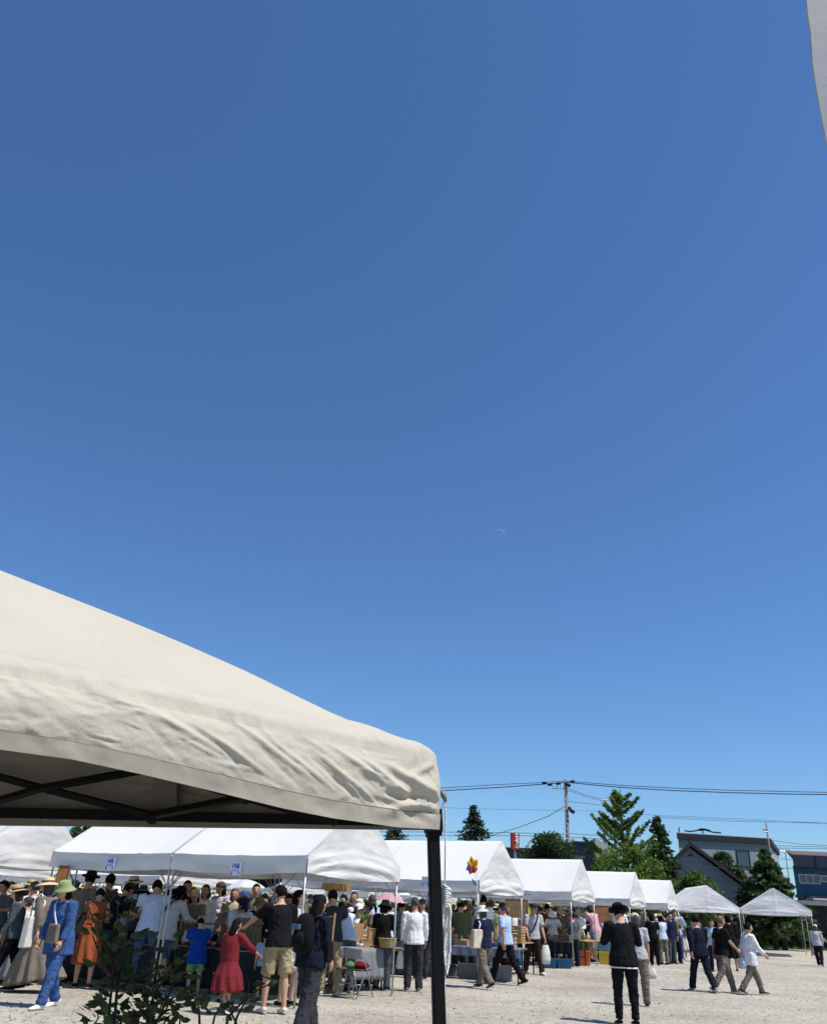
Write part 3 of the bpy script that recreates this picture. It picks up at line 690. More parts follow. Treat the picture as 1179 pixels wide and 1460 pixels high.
def leg_mesh(pose, fem, kind, hi):
    """trousers, wide, shorts, jeans"""
    key = ('leg', pose, fem, kind, hi)
    if key in _c: return _c[key]
    K = skeleton(pose, fem); S = K['S']; m = MB(); X = (1, 0, 0)
    m.tube([S(0, 0, z) for z in (.10, .04, -.03, -.09)], [(.150, .112), (.168, .12), (.178, .125), (.15, .115)], 14, X)
    for n in 'LR':
        h, k, a = K[n+'h'], K[n+'k'], K[n+'a']
        if kind == 'shorts': m.tube([h+Vector((0, 0, .02)), h.lerp(k, .5), h.lerp(k, .93)], [.095, .094, .092], 12, X)
        elif kind == 'wide': m.tube([h+Vector((0, 0, .02)), h.lerp(k, .5), k, k.lerp(a, .5), k.lerp(a, .96)], [.1, .1, .102, .1, .098], 12, X)
        elif kind == 'jeans': m.tube([h+Vector((0, 0, .02)), h.lerp(k, .5), k, k.lerp(a, .35), k.lerp(a, .7), a], [.096, .085, .066, .064, .055, .054], 12, X)
        else: m.tube([h+Vector((0, 0, .02)), h.lerp(k, .5), k, k.lerp(a, .4), a-Vector((0, 0, .02))], [.098, .09, .077, .07, .066], 12, X)
    r = remesh(m, .014 if hi else .022, [None], kind, 1, folds(.010, len(_c)*1.3)); _c[key] = r; return r
def skirt_mesh(pose, fem, kind, hi):
    """skirt (knee), long_skirt, dress (with bodice and sleeves)"""
    key = ('skirt', pose, fem, kind, hi)
    if key in _c: return _c[key]
    K = skeleton(pose, fem); S = K['S']; m = MB(); X = (1, 0, 0)
    k = (K['Lk']+K['Rk'])/2; a = (K['La']+K['Ra'])/2; span = abs(K['La'].y-K['Ra'].y)/2; spk = abs(K['Lk'].y-K['Rk'].y)/2
    if kind in ('skirt', 'dress', 'girl_dress'):
        f_ = 1.25 if kind == 'girl_dress' else 1
        m.tube([S(0, 0, .12), S(0, 0, 0), K['hip'].lerp(k, .5), k-Vector((0, 0, .06))], [(.14, .11), (.175, .13), (.2*f_, .16*f_+spk*.5), (.225*f_, .18*f_+spk)], 18, X)
    else:
        m.tube([S(0, 0, .12), S(0, 0, 0), K['hip'].lerp(k, .6), k, k.lerp(a, .55), k.lerp(a, .86)], [(.14, .11), (.175, .13), (.2, .16+spk*.5), (.22, .17+spk), (.25, .19+span*.8), (.27, .2+span)], 18, X)
    if 'dress' in kind:
        m.tube([S(0, 0, z) for z in (.05, .18, .28, .38, .46, .51, .535)], [(.172, .13), (.16, .128), (.165, .13), (.168, .13), (.17, .105), (.12, .085), (.072, .068)], 14, X)
        for n, sd in (('l', -1), ('r', 1)):
            s, e, w = K[n+'s'], K[n+'e'], K[n+'w']
            m.tube([s+Vector((-sd*.06, 0, .0)), s, s.lerp(e, .5), e, e.lerp(w, .6)], [.064, .066, .062, .058, .052], 10)
    def f(c):
        zz = max(0, min(1, (K['hip'].z-c.z)/.5)); an = atan2(c.y, c.x)
        return .012+.006*fbm(c.x*12, c.y*12, c.z*5, 3)+.02*zz*sin(an*9+c.z*2.5+2*nz(c.x*3, c.y*3, c.z*2))
    r = remesh(m, .014 if hi else .022, [None], kind, 1, f); _c[key] = r; return r
def shoe_mesh(pose, fem, n):
    key = ('shoe', pose, fem, n)
    if key in _c: return _c[key]
    K = skeleton(pose, fem); a = K[n+'a']; pit = K[n+'p']; t = -max(0, -pit)*.45 if pose != 'sit' else 0
    m = MB(); L = [(-.075, .03, .032, .028), (-.05, .038, .036, .036), (0, .036, .04, .04), (.06, .026, .044, .03), (.12, .018, .046, .022), (.165, .012, .036, .016), (.185, .008, .018, .010)]
    f = lambda y, z: a+rotx(Vector((0, y, z-.065)), t*-1)
    def R_(y, z):
        v = Vector((0, y, z-.07)); c, s = cos(t), sin(t); return a+Vector((0, v.y*c-v.z*s, v.y*s+v.z*c))
    m.tube([R_(y, z) for (y, z, _, _) in L], [(w, h) for (_, _, w, h) in L], 10, (1, 0, 0))
    m.cur = 1; m.tube([R_(y, .004) for (y, z, _, _) in L], [(w*1.06, .009) for (_, _, w, h) in L], 8, (1, 0, 0))
    r = m.mesh('shoe', [None, mat('shoe_sole', (.5, .49, .46), .8)], True); _c[key] = r; return r
def head_mesh(pose, fem, kind):
    """hair and hats in head space"""
    key = ('head', pose, fem, kind)
    if key in _c: return _c[key]
    K = skeleton(pose, fem); hc, HR = K['head'], K['HR']; m = MB(); rr = random.Random(hash(kind) % 99 if False else len(kind))
    def capf(rx, ry, rz, cz, lowback, lowfront, fr=.05):
        vs = []; n, k = 20, 12
        for j in range(k+1):
            ph = pi/2-(pi*.78)*j/k
            for i in range(n):
                q = 2*pi*i/n; x, y, z = rx*cos(ph)*cos(q), ry*cos(ph)*sin(q), rz*sin(ph)
                fw = max(0, sin(q))
                if z < fr: 
                    lim = fr*fw+(-lowback)*(1-fw)
                    if fw > .35 and z < fr: y = min(y, ry*.25*(1-fw)+ry*.3)
                s_ = 1+.05*noise.noise(Vector((cos(q)*5, sin(q)*5, z*20)))
                vs.append((x*s_, y*s_-.014, max(z, -lowback)+cz))
        fs = [(j*n+i, (j+1)*n+i, (j+1)*n+(i+1) % n, j*n+(i+1) % n) for j in range(k) for i in range(n)]
        m.add(vs, fs)
    if kind.startswith('hair'):
        capf(.083, .103, .115, .022, .085 if kind != 'hair_short' else .07, .05)
        if kind == 'hair_bob': m.tube([(0, -.025, .03), (0, -.03, -.04), (0, -.028, -.1), (0, -.025, -.135)], [(.088, .08), (.093, .07), (.094, .062), (.08, .05)], 14, (1, 0, 0))
        if kind == 'hair_long': m.tube([(0, -.035, .03), (0, -.045, -.05), (0, -.06, -.14), (0, -.075, -.24), (0, -.08, -.36), (0, -.08, -.40)], [(.086, .075), (.092, .066), (.1, .052), (.1, .042), (.075, .03), (.03, .02)], 14, (1, 0, 0))
        if kind == 'hair_bun': m.ball((0, -.1, .06), .042, 10, 6)
        if kind == 'hair_tail': m.tube([(0, -.1, .05), (0, -.15, .03), (0, -.155, -.08), (0, -.13, -.2)], [.025, .035, .035, .008], 8, (1, 0, 0))
    if kind == 'straw': m.lathe([(.0, .135), (.05, .134), (.08, .125), (.088, .08), (.092, .045), (.13, .035), (.18, .018), (.182, .014), (.13, .029), (.09, .036)], (0, -.01, .02), 22, close=False)
    if kind == 'wide': m.lathe([(.0, .13), (.05, .128), (.082, .112), (.09, .07), (.094, .04), (.14, .025), (.2, -.005), (.202, -.01), (.14, .018), (.09, .03)], (0, -.01, .02), 22, close=False)
    if kind == 'bucket': m.lathe([(.0, .122), (.05, .12), (.08, .108), (.09, .06), (.098, .03), (.13, -.005), (.155, -.03), (.152, -.035), (.12, -.012), (.09, .02)], (0, -.01, .02), 20, close=False)
    if kind == 'fedora': m.lathe([(.0, .118), (.035, .122), (.062, .135), (.08, .12), (.086, .07), (.092, .04), (.12, .036), (.15, .044), (.152, .04), (.12, .03), (.09, .034)], (0, -.01, .02), 20, close=False, sy=1.12)
    if kind == 'cap':
        m.lathe([(.0, .118), (.03, .117), (.06, .104), (.08, .078), (.088, .045), (.088, .03)], (0, -.008, .02), 18, close=False, sy=1.12)
        m.grid(lambda s, q: ((s-.5)*.15, .078+.075*q*(1-.9*(s-.5)**2*4*.6)+.01, .058-.02*q-.03*(s-.5)**2*4), 8, 4)
        m.grid(lambda s, q: ((s-.5)*.15, .078+.075*q*(1-.9*(s-.5)**2*4*.6)+.01, .054-.02*q-.03*(s-.5)**2*4), 8, 4)
    if kind in ('straw', 'wide', 'fedora'):
        m.cur = 1; m.lathe([(.0905, .072), (.0955, .046)] if kind != 'fedora' else [(.0875, .07), (.0935, .044)], (0, -.01, .021), 22, close=False, sy=1.12 if kind == 'fedora' else 1)
    m2 = MB(); m2.v = [tuple(hc+HR@Vector(v)) for v in m.v]; m2.f = m.f; m2.m = m.m
    r = m2.mesh(kind, [None, None], True); _c[key] = r; return r
CLR = {
 'black': (.010, .010, .011), 'navy': (.012, .018, .045), 'dark navy': (.010, .013, .026), 'charcoal': (.035, .037, .04), 'grey': (.2, .2, .2), 'light grey': (.42, .43, .45), 'white': (.72, .73, .74),
 'off white': (.6, .58, .52), 'cream': (.56, .5, .38), 'beige': (.4, .34, .24), 'khaki': (.33, .27, .15), 'olive': (.13, .13, .07), 'brown': (.09, .05, .03), 'dark brown': (.03, .018, .012),
 'blue': (.04, .085, .22), 'royal blue': (.008, .045, .27), 'denim blue': (.045, .085, .16), 'light blue': (.36, .48, .68), 'pale blue': (.5, .58, .72), 'red': (.36, .012, .02), 'dark red': (.13, .01, .015), 'orange': (.27, .075, .03),
 'rust': (.2, .045, .02), 'pink': (.62, .34, .38), 'lavender': (.5, .42, .52), 'green': (.08, .2, .07), 'sage green': (.25, .31, .14), 'bright green': (.15, .38, .1), 'mustard': (.4, .28, .05), 'teal': (.03, .14, .16), 'maroon': (.09, .012, .016),
 'tan': (.45, .32, .16), 'straw': (.6, .46, .24), 'steel blue': (.09, .15, .24), 'taupe': (.17, .145, .115), 'slate': (.07, .085, .1)}
def fab(c):
    if not isinstance(c, str): return c
    if c.startswith('striped '): return mat('fabric_'+c.replace(' ', '_'), tuple(min(.7, x*1.6+.1) for x in CLR[c[8:]]), .88, .75, 5, .5, 28, stretch=(.2, .2, 9), spec=.08)
    if c.startswith('patterned '): return mat('fabric_'+c.replace(' ', '_'), tuple(min(.6, x*1.5+.06) for x in CLR[c[10:]]), .88, .85, 24, .5, 28, spec=.08)
    return mat('fabric_'+c.replace(' ', '_'), CLR[c], .88, .14, 9, .2, 16, spec=.08)
HAIR = {'black': mat('hair_black', (.006, .005, .005), .75, spec=.1, var=.3, scale=30, bump=.4, bscale=120) if 1 else mat('x', (.008, .007, .007), .45, .3, 30, .4, 120, stretch=(1, 1, .2)), 'brown': mat('hair_brown', (.05, .024, .012), .75, .3, 30, .4, 120), 'grey': mat('hair_grey', (.06, .06, .06), .75, .25, 30, .4, 120), 'light': mat('hair_light_brown', (.14, .07, .035), .5, .3, 30, .4, 120)}
PEOPLE = []; GIRTH = 1.1
LBL = set()
def person(loc, yaw, H, pose='stand', fem=False, top=('tee', 'white'), bot=('trousers', 'black'), hair=('hair_short', 'black'), hat=None, shoes='black', skin=0, hi=False, label='person', group='people in the market crowd', z=None):
    K = skeleton(pose, fem); s = H/1.70
    while label in LBL: label += ' again'; print('DUP LABEL', label)
    LBL.add(label)
    o = mobj('person', body_mesh(pose, fem, hi), None, [(M_skin, M_skin2)[skin], M_eye, M_lip]); o.location = (loc[0], loc[1], loc[2] if z is None else z); o.rotation_euler = (0, 0, yaw); o.scale = (s*GIRTH, s*GIRTH, s)
    tag(o, label, 'person', group)
    gk = {'tee': 't_shirt', 'long': 'shirt', 'loose': 'loose_shirt', 'jacket': 'jacket', 'coat': 'coat', 'vest': 'sleeveless_top', 'tunic': 'tunic', 'short': 'short_top'}
    if bot[0] in ('dress', 'girl_dress', 'long_dress'): c = mobj('dress', skirt_mesh(pose, fem, bot[0], hi), o, [fab(bot[1])])
    elif bot[0] in ('skirt', 'long_skirt'): c = mobj(bot[0], skirt_mesh(pose, fem, bot[0], hi), o, [fab(bot[1])])
    else: c = mobj({'wide': 'wide_trousers'}.get(bot[0], bot[0]), leg_mesh(pose, fem, bot[0], hi), o, [fab(bot[1]) if isinstance(bot[1], str) else bot[1]])
    if top: mobj(gk[top[0]], top_mesh(pose, fem, top[0], hi), o, [fab(top[1]) if isinstance(top[1], str) else top[1]])
    for n in 'LR': mobj('shoe', shoe_mesh(pose, fem, n), o, [fab(shoes)])
    if hair: mobj('hair', head_mesh(pose, fem, hair[0]), o, [HAIR[hair[1]], HAIR[hair[1]]])
    if hat:
        band = hat[2] if len(hat) > 2 else 'black'
        mobj({'straw': 'straw_hat', 'wide': 'wide_hat', 'bucket': 'bucket_hat', 'cap': 'cap', 'fedora': 'fedora'}[hat[0]], head_mesh(pose, fem, hat[0]), o, [fab(hat[1]), fab(band)])
    PEOPLE.append(o); o['_h'] = H
    del o['_h']
    return o
def world_pt(o, v):
    s = o.scale.x; return Vector(o.location)+Matrix.Rotation(o.rotation_euler.z, 3, 'Z')@Vector((v[0]*s, v[1]*s, v[2]*o.scale.z))
def shoulder_bag(o, pose, fem, col, label, side=1, kind='cross', size=(.2, .08, .18), drop=-.02, strap=None, ypos=0.0, xk=.19):
    """a bag of its own worn on a person: strap and pouch"""
    K = skeleton(pose, fem); S = K['S']; sh = S(-side*.10, 0, .53) if kind == 'cross' else S(side*.15, 0, .53)
    pc = S(side*xk, .05+ypos, drop); t = empty('shoulder_bag', world_pt(o, pc), o.rotation_euler.z, label, 'bag', 'bags carried by people'); sc = o.scale.x; t.scale = (sc, sc, sc)
    m = MB(); f0, f1 = [], []
    front = [sh, S(-side*.06, .115, .46), S(0, .16, .33), S(side*.08, .16, .15), pc+Vector((0, .0, size[2]/2))]
    back = [sh, S(-side*.06, -.105, .46), S(0, -.145, .33), S(side*.08, -.15, .15), pc+Vector((0, -.0, size[2]/2))]
    if kind != 'cross': front = [sh+Vector((0, 0, .01)), S(side*.17, .11, .4), S(side*.21, .1, .2), pc+Vector((0, .02, size[2]/2))]; back = [sh+Vector((0, 0, .01)), S(side*.17, -.1, .4), S(side*.21, -.06, .2), pc+Vector((0, -.02, size[2]/2))]
    for L_ in (front, back): m.tube([q-pc for q in L_], [(.018, .006)]*len(L_), 6, (1, 0, 0))
    m.build('strap', fab(strap or col), t, True)
    b = MB(); b.box((0, 0, 0), size, taper=.86); q = b.build('pouch', fab(col), t); bv = q.modifiers.new('bevel', 'BEVEL'); bv.width = .02; bv.segments = 3
    fl = MB(); fl.box((0, size[1]/2+.002, size[2]*.16), (size[0]*.8, .008, size[2]*.5)); fl.build('flap', fab(col), q)
    return t
def hand_bag(o, pose, fem, col, label, hand='l', size=(.24, .07, .3), name='shopping_bag', mtl=None):
    K = skeleton(pose, fem); w = K[hand+'w']+K[hand+'d'].normalized()*.09
    t = empty(name, world_pt(o, w), o.rotation_euler.z, label, 'bag', 'bags carried by people'); sc = o.scale.x; t.scale = (sc, sc, sc); ml = mtl or fab(col)
    m = MB(); a, b, c = size
    m.lathe([(.01, -.09-c), (a*.45, -.085-c), (a*.5, -.05-c*.8), (a*.46, -.09-c*.35), (a*.3, -.09)], (0, 0, 0), 14, sy=b/a*1.2, close=False); m.v = [(x*(1+.08*nz(x*9, y*9, z*9)), y*(1+.3*nz(x*8, y*8, z*6)), z) for x, y, z in m.v]
    m.build('sack', ml, t, True); h = MB()
    for s in (-1, 1): h.tube([(s*.04, .01, -.1), (s*.02, .0, -.02), (0, 0, 0)], .006, 5)
    h.build('handle', ml, t, True); return t
def backpack(o, pose, fem, col, label, patch='steel blue'):
    K = skeleton(pose, fem); S = K['S']; pc = S(0, -.20, .30); t = empty('backpack', world_pt(o, pc), o.rotation_euler.z, label, 'bag', 'bags carried by people'); sc = o.scale.x; t.scale = (sc,)*3
    m = MB(); m.tube([(0, .01, -.22), (0, 0, -.19), (0, -.01, -.05), (0, 0, .1), (0, .02, .2), (0, .03, .23)], [(.1, .05), (.14, .085), (.15, .1), (.145, .09), (.11, .06), (.05, .03)], 14, (1, 0, 0)); q = m.build('bag_body', fab(col), t, True)
    k = MB(); k.tube([(0, -.085, -.17), (0, -.105, -.12), (0, -.105, -.03), (0, -.085, .02)], [(.08, .02), (.105, .04), (.105, .04), (.08, .02)], 10, (1, 0, 0)); k.build('front_pocket', fab(col), q, True)
    pt = MB(); pt.box((-.05, -.105, .08), (.13, .03, .06)); pt.build('patch', fab(patch), q)
    s_ = MB()
    for sd in (-1, 1): s_.tube([S(sd*.1, -.12, .5)-pc, S(sd*.1, 0, .56)-pc, S(sd*.115, .13, .45)-pc, S(sd*.13, .13, .28)-pc, S(sd*.14, -.1, .14)-pc], [(.022, .008)]*5, 6, (1, 0, 0))
    s_.build('strap', fab('charcoal'), t, True); return t
D = radians
def place(px, fy, hy, yaw, pose, fem, top, bot, hair, hat, shoes, label, hi=True, skin=0, Y=None, H=None, sitz=None, group='people in the market crowd'):
    g = gnd(px, fy) if Y is None else at(px, 1300, Y)
    K = skeleton(pose, fem); zt = K['head'].z+.12*max(.6, cos(POSES[pose]['lean']+POSES[pose]['nod']))+(.04 if hat else .012)
    if H is None:
        head = at(px, hy, g.y+K['head'].y*cos(yaw)); H = 1.70*head.z/zt
        if not (.9 < H < 1.95): print('HEIGHT', round(H, 2), label)
        lo = 1.0 if 'boy' in label or 'girl' in label or 'child' in label else 1.42
        H = max(lo, min(1.86, H))
    else: pass
    off = Matrix.Rotation(yaw, 3, 'Z')@Vector((0, K['head'].y*H/1.7, 0)) if pose in ('bend', 'browse') and Y is not None else Vector((0, 0, 0))
    return person((g.x-off.x, g.y-off.y, .01), yaw, H, pose, fem, top, bot, hair, hat, shoes, skin, hi, label, group)
# ---- people who stand clear in front -------------------------------------------------
p = place(66, 1438, 1254, D(155), 'walk3', True, ('coat', 'blue'), ('trousers', 'blue'), ('hair_bob', 'black'), ('bucket', 'sage green', 'sage green'), 'white', 'person in a blue shirt and blue trousers with a green bucket hat')
shoulder_bag(p, 'walk3', True, 'taupe', 'taupe crossbody pouch worn by the person in blue with the green hat', side=-1, size=(.2, .07, .24), drop=.1, strap='pale blue', xk=.07, ypos=.16)
p = place(42, 1415, 1250, D(75), 'walk', True, ('tee', 'slate'), ('long_dress', 'taupe'), ('hair_bob', 'grey'), ('wide', 'straw', 'brown'), 'black', 'person in a long grey dress striding left with a wide straw hat')
shoulder_bag(p, 'walk', True, 'off white', 'off white tote bag on the shoulder of the striding person in grey', side=-1, kind='sh', size=(.34, .12, .42), drop=.0, strap='white')
place(3, 1412, 1262, D(100), 'walk3', True, ('long', 'slate'), ('trousers', 'black'), ('hair_bob', 'brown'), ('straw', 'tan', 'dark brown'), 'black', 'person in a straw hat and grey top cut off by the left edge')
place(18, 1405, 1290, D(80), 'walk2', True, ('loose', 'off white'), ('long_skirt', 'grey'), ('hair_bun', 'brown'), None, 'black', 'person in a loose off white blouse behind the long grey dress')
place(24, 1395, 1257, D(60), 'stand2', False, ('tee', 'pale blue'), ('trousers', 'charcoal'), ('hair_short', 'grey'), None, 'black', 'grey haired person in a pale blue shirt near the left edge')
place(97, 1402, 1240, D(-20), 'stand2', False, ('tee', 'taupe'), ('trousers', 'dark navy'), ('hair_short', 'black'), ('fedora', 'dark brown', 'black'), 'black', 'tall person in a dark brown fedora under the tent eave')
p = place(115, 1410, 1266, D(10), 'browse', True, ('vest', 'orange'), ('skirt', 'orange'), ('hair_short', 'black'), ('cap', 'white', 'black'), 'black', 'person in an orange dress and white cap seen from behind')
shoulder_bag(p, 'browse', True, 'charcoal', 'charcoal shoulder bag on the person in the orange dress', side=-1, kind='sh', size=(.26, .12, .34), drop=.1)
place(128, 1398, 1246, D(-30), 'stand2', False, ('tee', 'patterned black'), ('trousers', 'charcoal'), ('hair_short', 'black'), None, 'black', 'dark haired person in a black patterned shirt next to the orange dress')
p = place(140, 1404, 1258, D(-55), 'browse', False, ('tee', 'dark navy'), ('shorts', 'slate'), ('hair_short', 'black'), ('cap', 'charcoal', 'charcoal'), 'light grey', 'person in a navy t-shirt, grey shorts and dark cap leaning over the table')
place(172, 1392, 1249, D(150), 'stand2', True, ('tee', 'pale blue'), ('trousers', 'beige'), ('hair_bob', 'black'), ('straw', 'straw', 'brown'), 'black', 'person in a straw hat and pale blue top behind the shrub')
place(184, 1395, 1262, D(20), 'hold', True, ('tee', 'slate'), ('trousers', 'black'), ('hair_bob', 'black'), ('bucket', 'slate', 'slate'), 'black', 'person in a dark green grey bucket hat behind the shrub')
place(198, 1413, 1257, D(8), 'browse', False, ('tee', 'pale blue'), ('jeans', 'denim blue'), ('hair_short', 'black'), None, 'off white', 'person in a light blue shirt and dark jeans bending to the table, seen from behind')
p = place(222, 1413, 1264, D(-25), 'browse', True, ('loose', 'light grey'), ('shorts', 'denim blue'), ('hair_bob', 'black'), ('bucket', 'black', 'black'), 'off white', 'person in a light grey blouse, denim shorts and black bucket hat with crossbody strap')
shoulder_bag(p, 'browse', True, 'dark navy', 'dark navy crossbody bag worn by the person in denim shorts', side=-1, size=(.2, .07, .16), drop=.02)
place(273, 1420, 1306, D(25), 'hold', False, ('tunic', 'royal blue'), ('shorts', mat('green_pattern', (.12, .32, .1), .8, .6, 22)), ('hair_short', 'black'), ('cap', 'beige', 'grey'), 'brown', 'boy in a royal blue t-shirt, bright green shorts and a pale cap')
place(318, 1447, 1311, D(-25), 'reachR', True, None, ('girl_dress', mat('red_gingham', (.16, .008, .014), .85, .5, 60, .2, 60)), ('hair_long', 'black'), None, 'off white', 'girl with long black hair in a red dress reaching towards the shelves')
p = place(388, 1446, 1264, D(28), 'reachL', False, ('tee', 'black'), ('shorts', 'khaki'), ('hair_short', 'black'), None, 'off white', 'person in a black polo shirt and khaki shorts leaning an arm on the shelf')
place(407, 1436, 1270, D(-110), 'stand2', True, ('long', 'light grey'), ('shorts', 'off white'), ('hair_bob', 'black'), None, 'black', 'person in a light grey top and pale shorts between the black polo and the backpack')
place(371, 1428, 1332, D(30), 'stand', False, ('tee', mat('blue_stripes', (.3, .38, .55), .85, .6, 40, stretch=(8, .2, .2))), ('shorts', 'navy'), ('hair_short', 'black'), None, 'black', 'child in a blue striped shirt hidden behind the black polo')
p = place(434, 1478, 1277, D(-35), 'walk3', True, ('jacket', 'dark navy'), ('wide', 'charcoal'), ('hair_long', 'black'), None, 'black', 'person with long black hair, dark jacket and wide charcoal trousers, largest at the bottom edge')
backpack(p, 'walk3', True, 'black', 'black backpack with a blue patch on the person in wide charcoal trousers')
shoulder_bag(p, 'walk3', True, 'black', 'small black shoulder bag at the hip of the person with the backpack', side=1, kind='sh', size=(.16, .1, .26), drop=.12)
place(467, 1421, 1270, D(20), 'reach', False, ('tee', 'charcoal'), ('trousers', 'khaki'), ('hair_short', 'black'), None, 'white', 'person in a charcoal t-shirt and khaki trousers at the table beside the folding chairs')
p = place(588, 1415, 1280, D(5), 'stand', False, ('long', 'white'), ('trousers', 'charcoal'), ('hair_short', 'grey'), None, 'taupe', 'person in a white shirt and charcoal trousers beside the tent pole holding a white bag')
hand_bag(p, 'stand', False, 'white', 'white plastic bag held by the person in the white shirt', 'l', (.2, .1, .3))
p = place(690, 1410, 1291, D(35), 'walk2', True, ('tee', 'navy'), ('trousers', 'taupe'), ('hair_bob', 'grey'), ('bucket', 'off white', 'off white'), 'dark brown', 'person in a white bucket hat, navy top and grey trousers with a cream tote')
shoulder_bag(p, 'walk2', True, 'cream', 'cream tote bag on the shoulder of the person in the white bucket hat', side=-1, kind='sh', size=(.34, .12, .36), drop=.12, strap='white', ypos=-.08)
place(722, 1405, 1287, D(55), 'walk', False, ('tee', 'light blue'), ('trousers', 'black'), ('hair_short', 'grey'), ('cap', 'black', 'black'), 'black', 'person in a pale blue shirt and black trousers with a black beret, walking left')
p = place(761, 1390, 1288, D(200), 'walk3', False, ('tee', 'light grey'), ('trousers', 'dark brown'), ('hair_short', 'black'), ('cap', 'charcoal', 'charcoal'), 'off white', 'person in a pale grey t-shirt with a dark strap standing by the tent pole')
shoulder_bag(p, 'walk3', False, 'dark navy', 'dark sling bag worn over the pale grey t-shirt by the tent pole', side=1, size=(.18, .08, .14), drop=-.02)
hand_bag(p, 'walk3', False, 'off white', 'off white cloth bag hanging behind the person in the pale grey t-shirt', 'l', (.26, .12, .42))
place(895, 1463, 1291, D(2), 'phone2', False, ('jacket', 'black'), ('jeans', 'black'), ('hair_short', 'black'), ('fedora', 'black', 'black'), 'black', 'person all in black with a black hat looking down, alone on the gravel', skin=0)
p = PEOPLE[-1]; wm = MB(); K_ = skeleton('phone2', False)
wm.tube([K_['S'](0, 0, -.135), K_['S'](0, 0, -.115)], [(.208, .154), (.206, .152)], 18, (1, 0, 0)); wm.build('white_hem', fab('white'), p)
p = place(914, 1436, 1302, D(-15), 'stand2', True, ('tee', 'light grey'), ('trousers', 'taupe'), ('hair_bob', 'grey'), ('cap', 'cream', 'cream'), 'dark brown', 'person in a cream cap and brown grey trousers just right of the person in black')
hand_bag(p, 'stand2', True, 'off white', 'off white bag at the hip of the person with the cream cap', 'r', (.26, .1, .2))
place(1003, 1416, 1306, D(10), 'walk', False, ('jacket', 'dark navy'), ('trousers', 'dark navy'), ('hair_short', 'black'), None, 'light grey', 'person in a dark navy jacket and trousers walking, leftmost of the three walkers', group='three people walking across the gravel')
p = place(1035, 1417, 1307, D(-75), 'walk', True, ('tee', 'black'), ('trousers', 'taupe'), ('hair_short', 'light'), None, 'light grey', 'person with brown hair, black t-shirt and grey trousers in the middle of the three walkers', group='three people walking across the gravel')
hand_bag(p, 'walk', True, 'pale blue', 'pale blue and white bag carried by the walker in the black t-shirt', 'r', (.24, .1, .22))
place(1046, 1386, 1305, D(-20), 'stand', True, ('loose', 'black'), ('skirt', 'black'), ('hair_bob', 'black'), None, 'black', 'person in a long loose black dress behind the walkers')
p = place(1075, 1419, 1317, D(-80), 'walk', True, ('coat', 'white'), ('trousers', 'taupe'), ('hair_short', 'black'), None, 'charcoal', 'person in a long white cardigan and grey trousers, rightmost of the three walkers', group='three people walking across the gravel')
shoulder_bag(p, 'walk', True, 'beige', 'beige basket bag at the side of the walker in the white cardigan', side=-1, kind='sh', size=(.2, .1, .2), drop=-.05, ypos=-.1)
place(1170, 1378, 1319, D(-35), 'walk3', True, ('long', 'light grey'), ('trousers', 'dark navy'), ('hair_bob', 'grey'), ('cap', 'white', 'white'), 'charcoal', 'small figure in a white cap and grey blouse near the right edge'); p = PEOPLE[-1]
hand_bag(p, 'walk3', True, 'pink', 'pink bag carried by the small figure near the right edge', 'l', (.3, .14, .28))
place(968, 1372, 1298, D(-15), 'phone', False, ('long', 'light blue'), ('jeans', 'blue'), ('hair_short', 'grey'), None, 'off white', 'person in a light blue shirt and blue jeans at the end of the queue')
place(976, 1370, 1307, D(-60), 'stand', True, ('long', 'grey'), ('skirt', 'off white'), ('hair_short', 'grey'), None, 'off white', 'person in grey and off white just behind the light blue shirt')
# far people at the right under the low tents
for (x, fy, hy, yw, ps, fm, tp, bt, hr, ht, lb) in (
    (1062, 1352, 1312, 90, 'hold', True, ('tee', 'taupe'), ('trousers', 'charcoal'), 'hair_bob', None, 'person with folded arms under the left pointed tent'),
    (1084, 1350, 1314, -60, 'walk3', True, ('long', 'white'), ('long_skirt', 'black'), 'hair_short', None, 'distant person in white top and long black skirt under the right pointed tent'),
    (1098, 1351, 1307, 200, 'hold', False, ('tee', 'black'), ('wide', 'dark brown'), 'hair_short', None, 'distant person in black with wide brown trousers under the right pointed tent'),
    (1122, 1351, 1312, 150, 'stand2', True, ('short', 'taupe'), ('long_skirt', 'beige'), 'hair_bob', None, 'distant person in a long beige skirt under the right pointed tent'),
    (1130, 1351, 1311, 100, 'stand', True, ('tee', 'taupe'), ('trousers', 'black'), 'hair_bob', None, 'distant person in black trousers beside the long beige skirt')):
    place(x, fy, hy, D(yw), ps, fm, tp, bt, (hr, 'black'), ht, 'black', lb, hi=False)
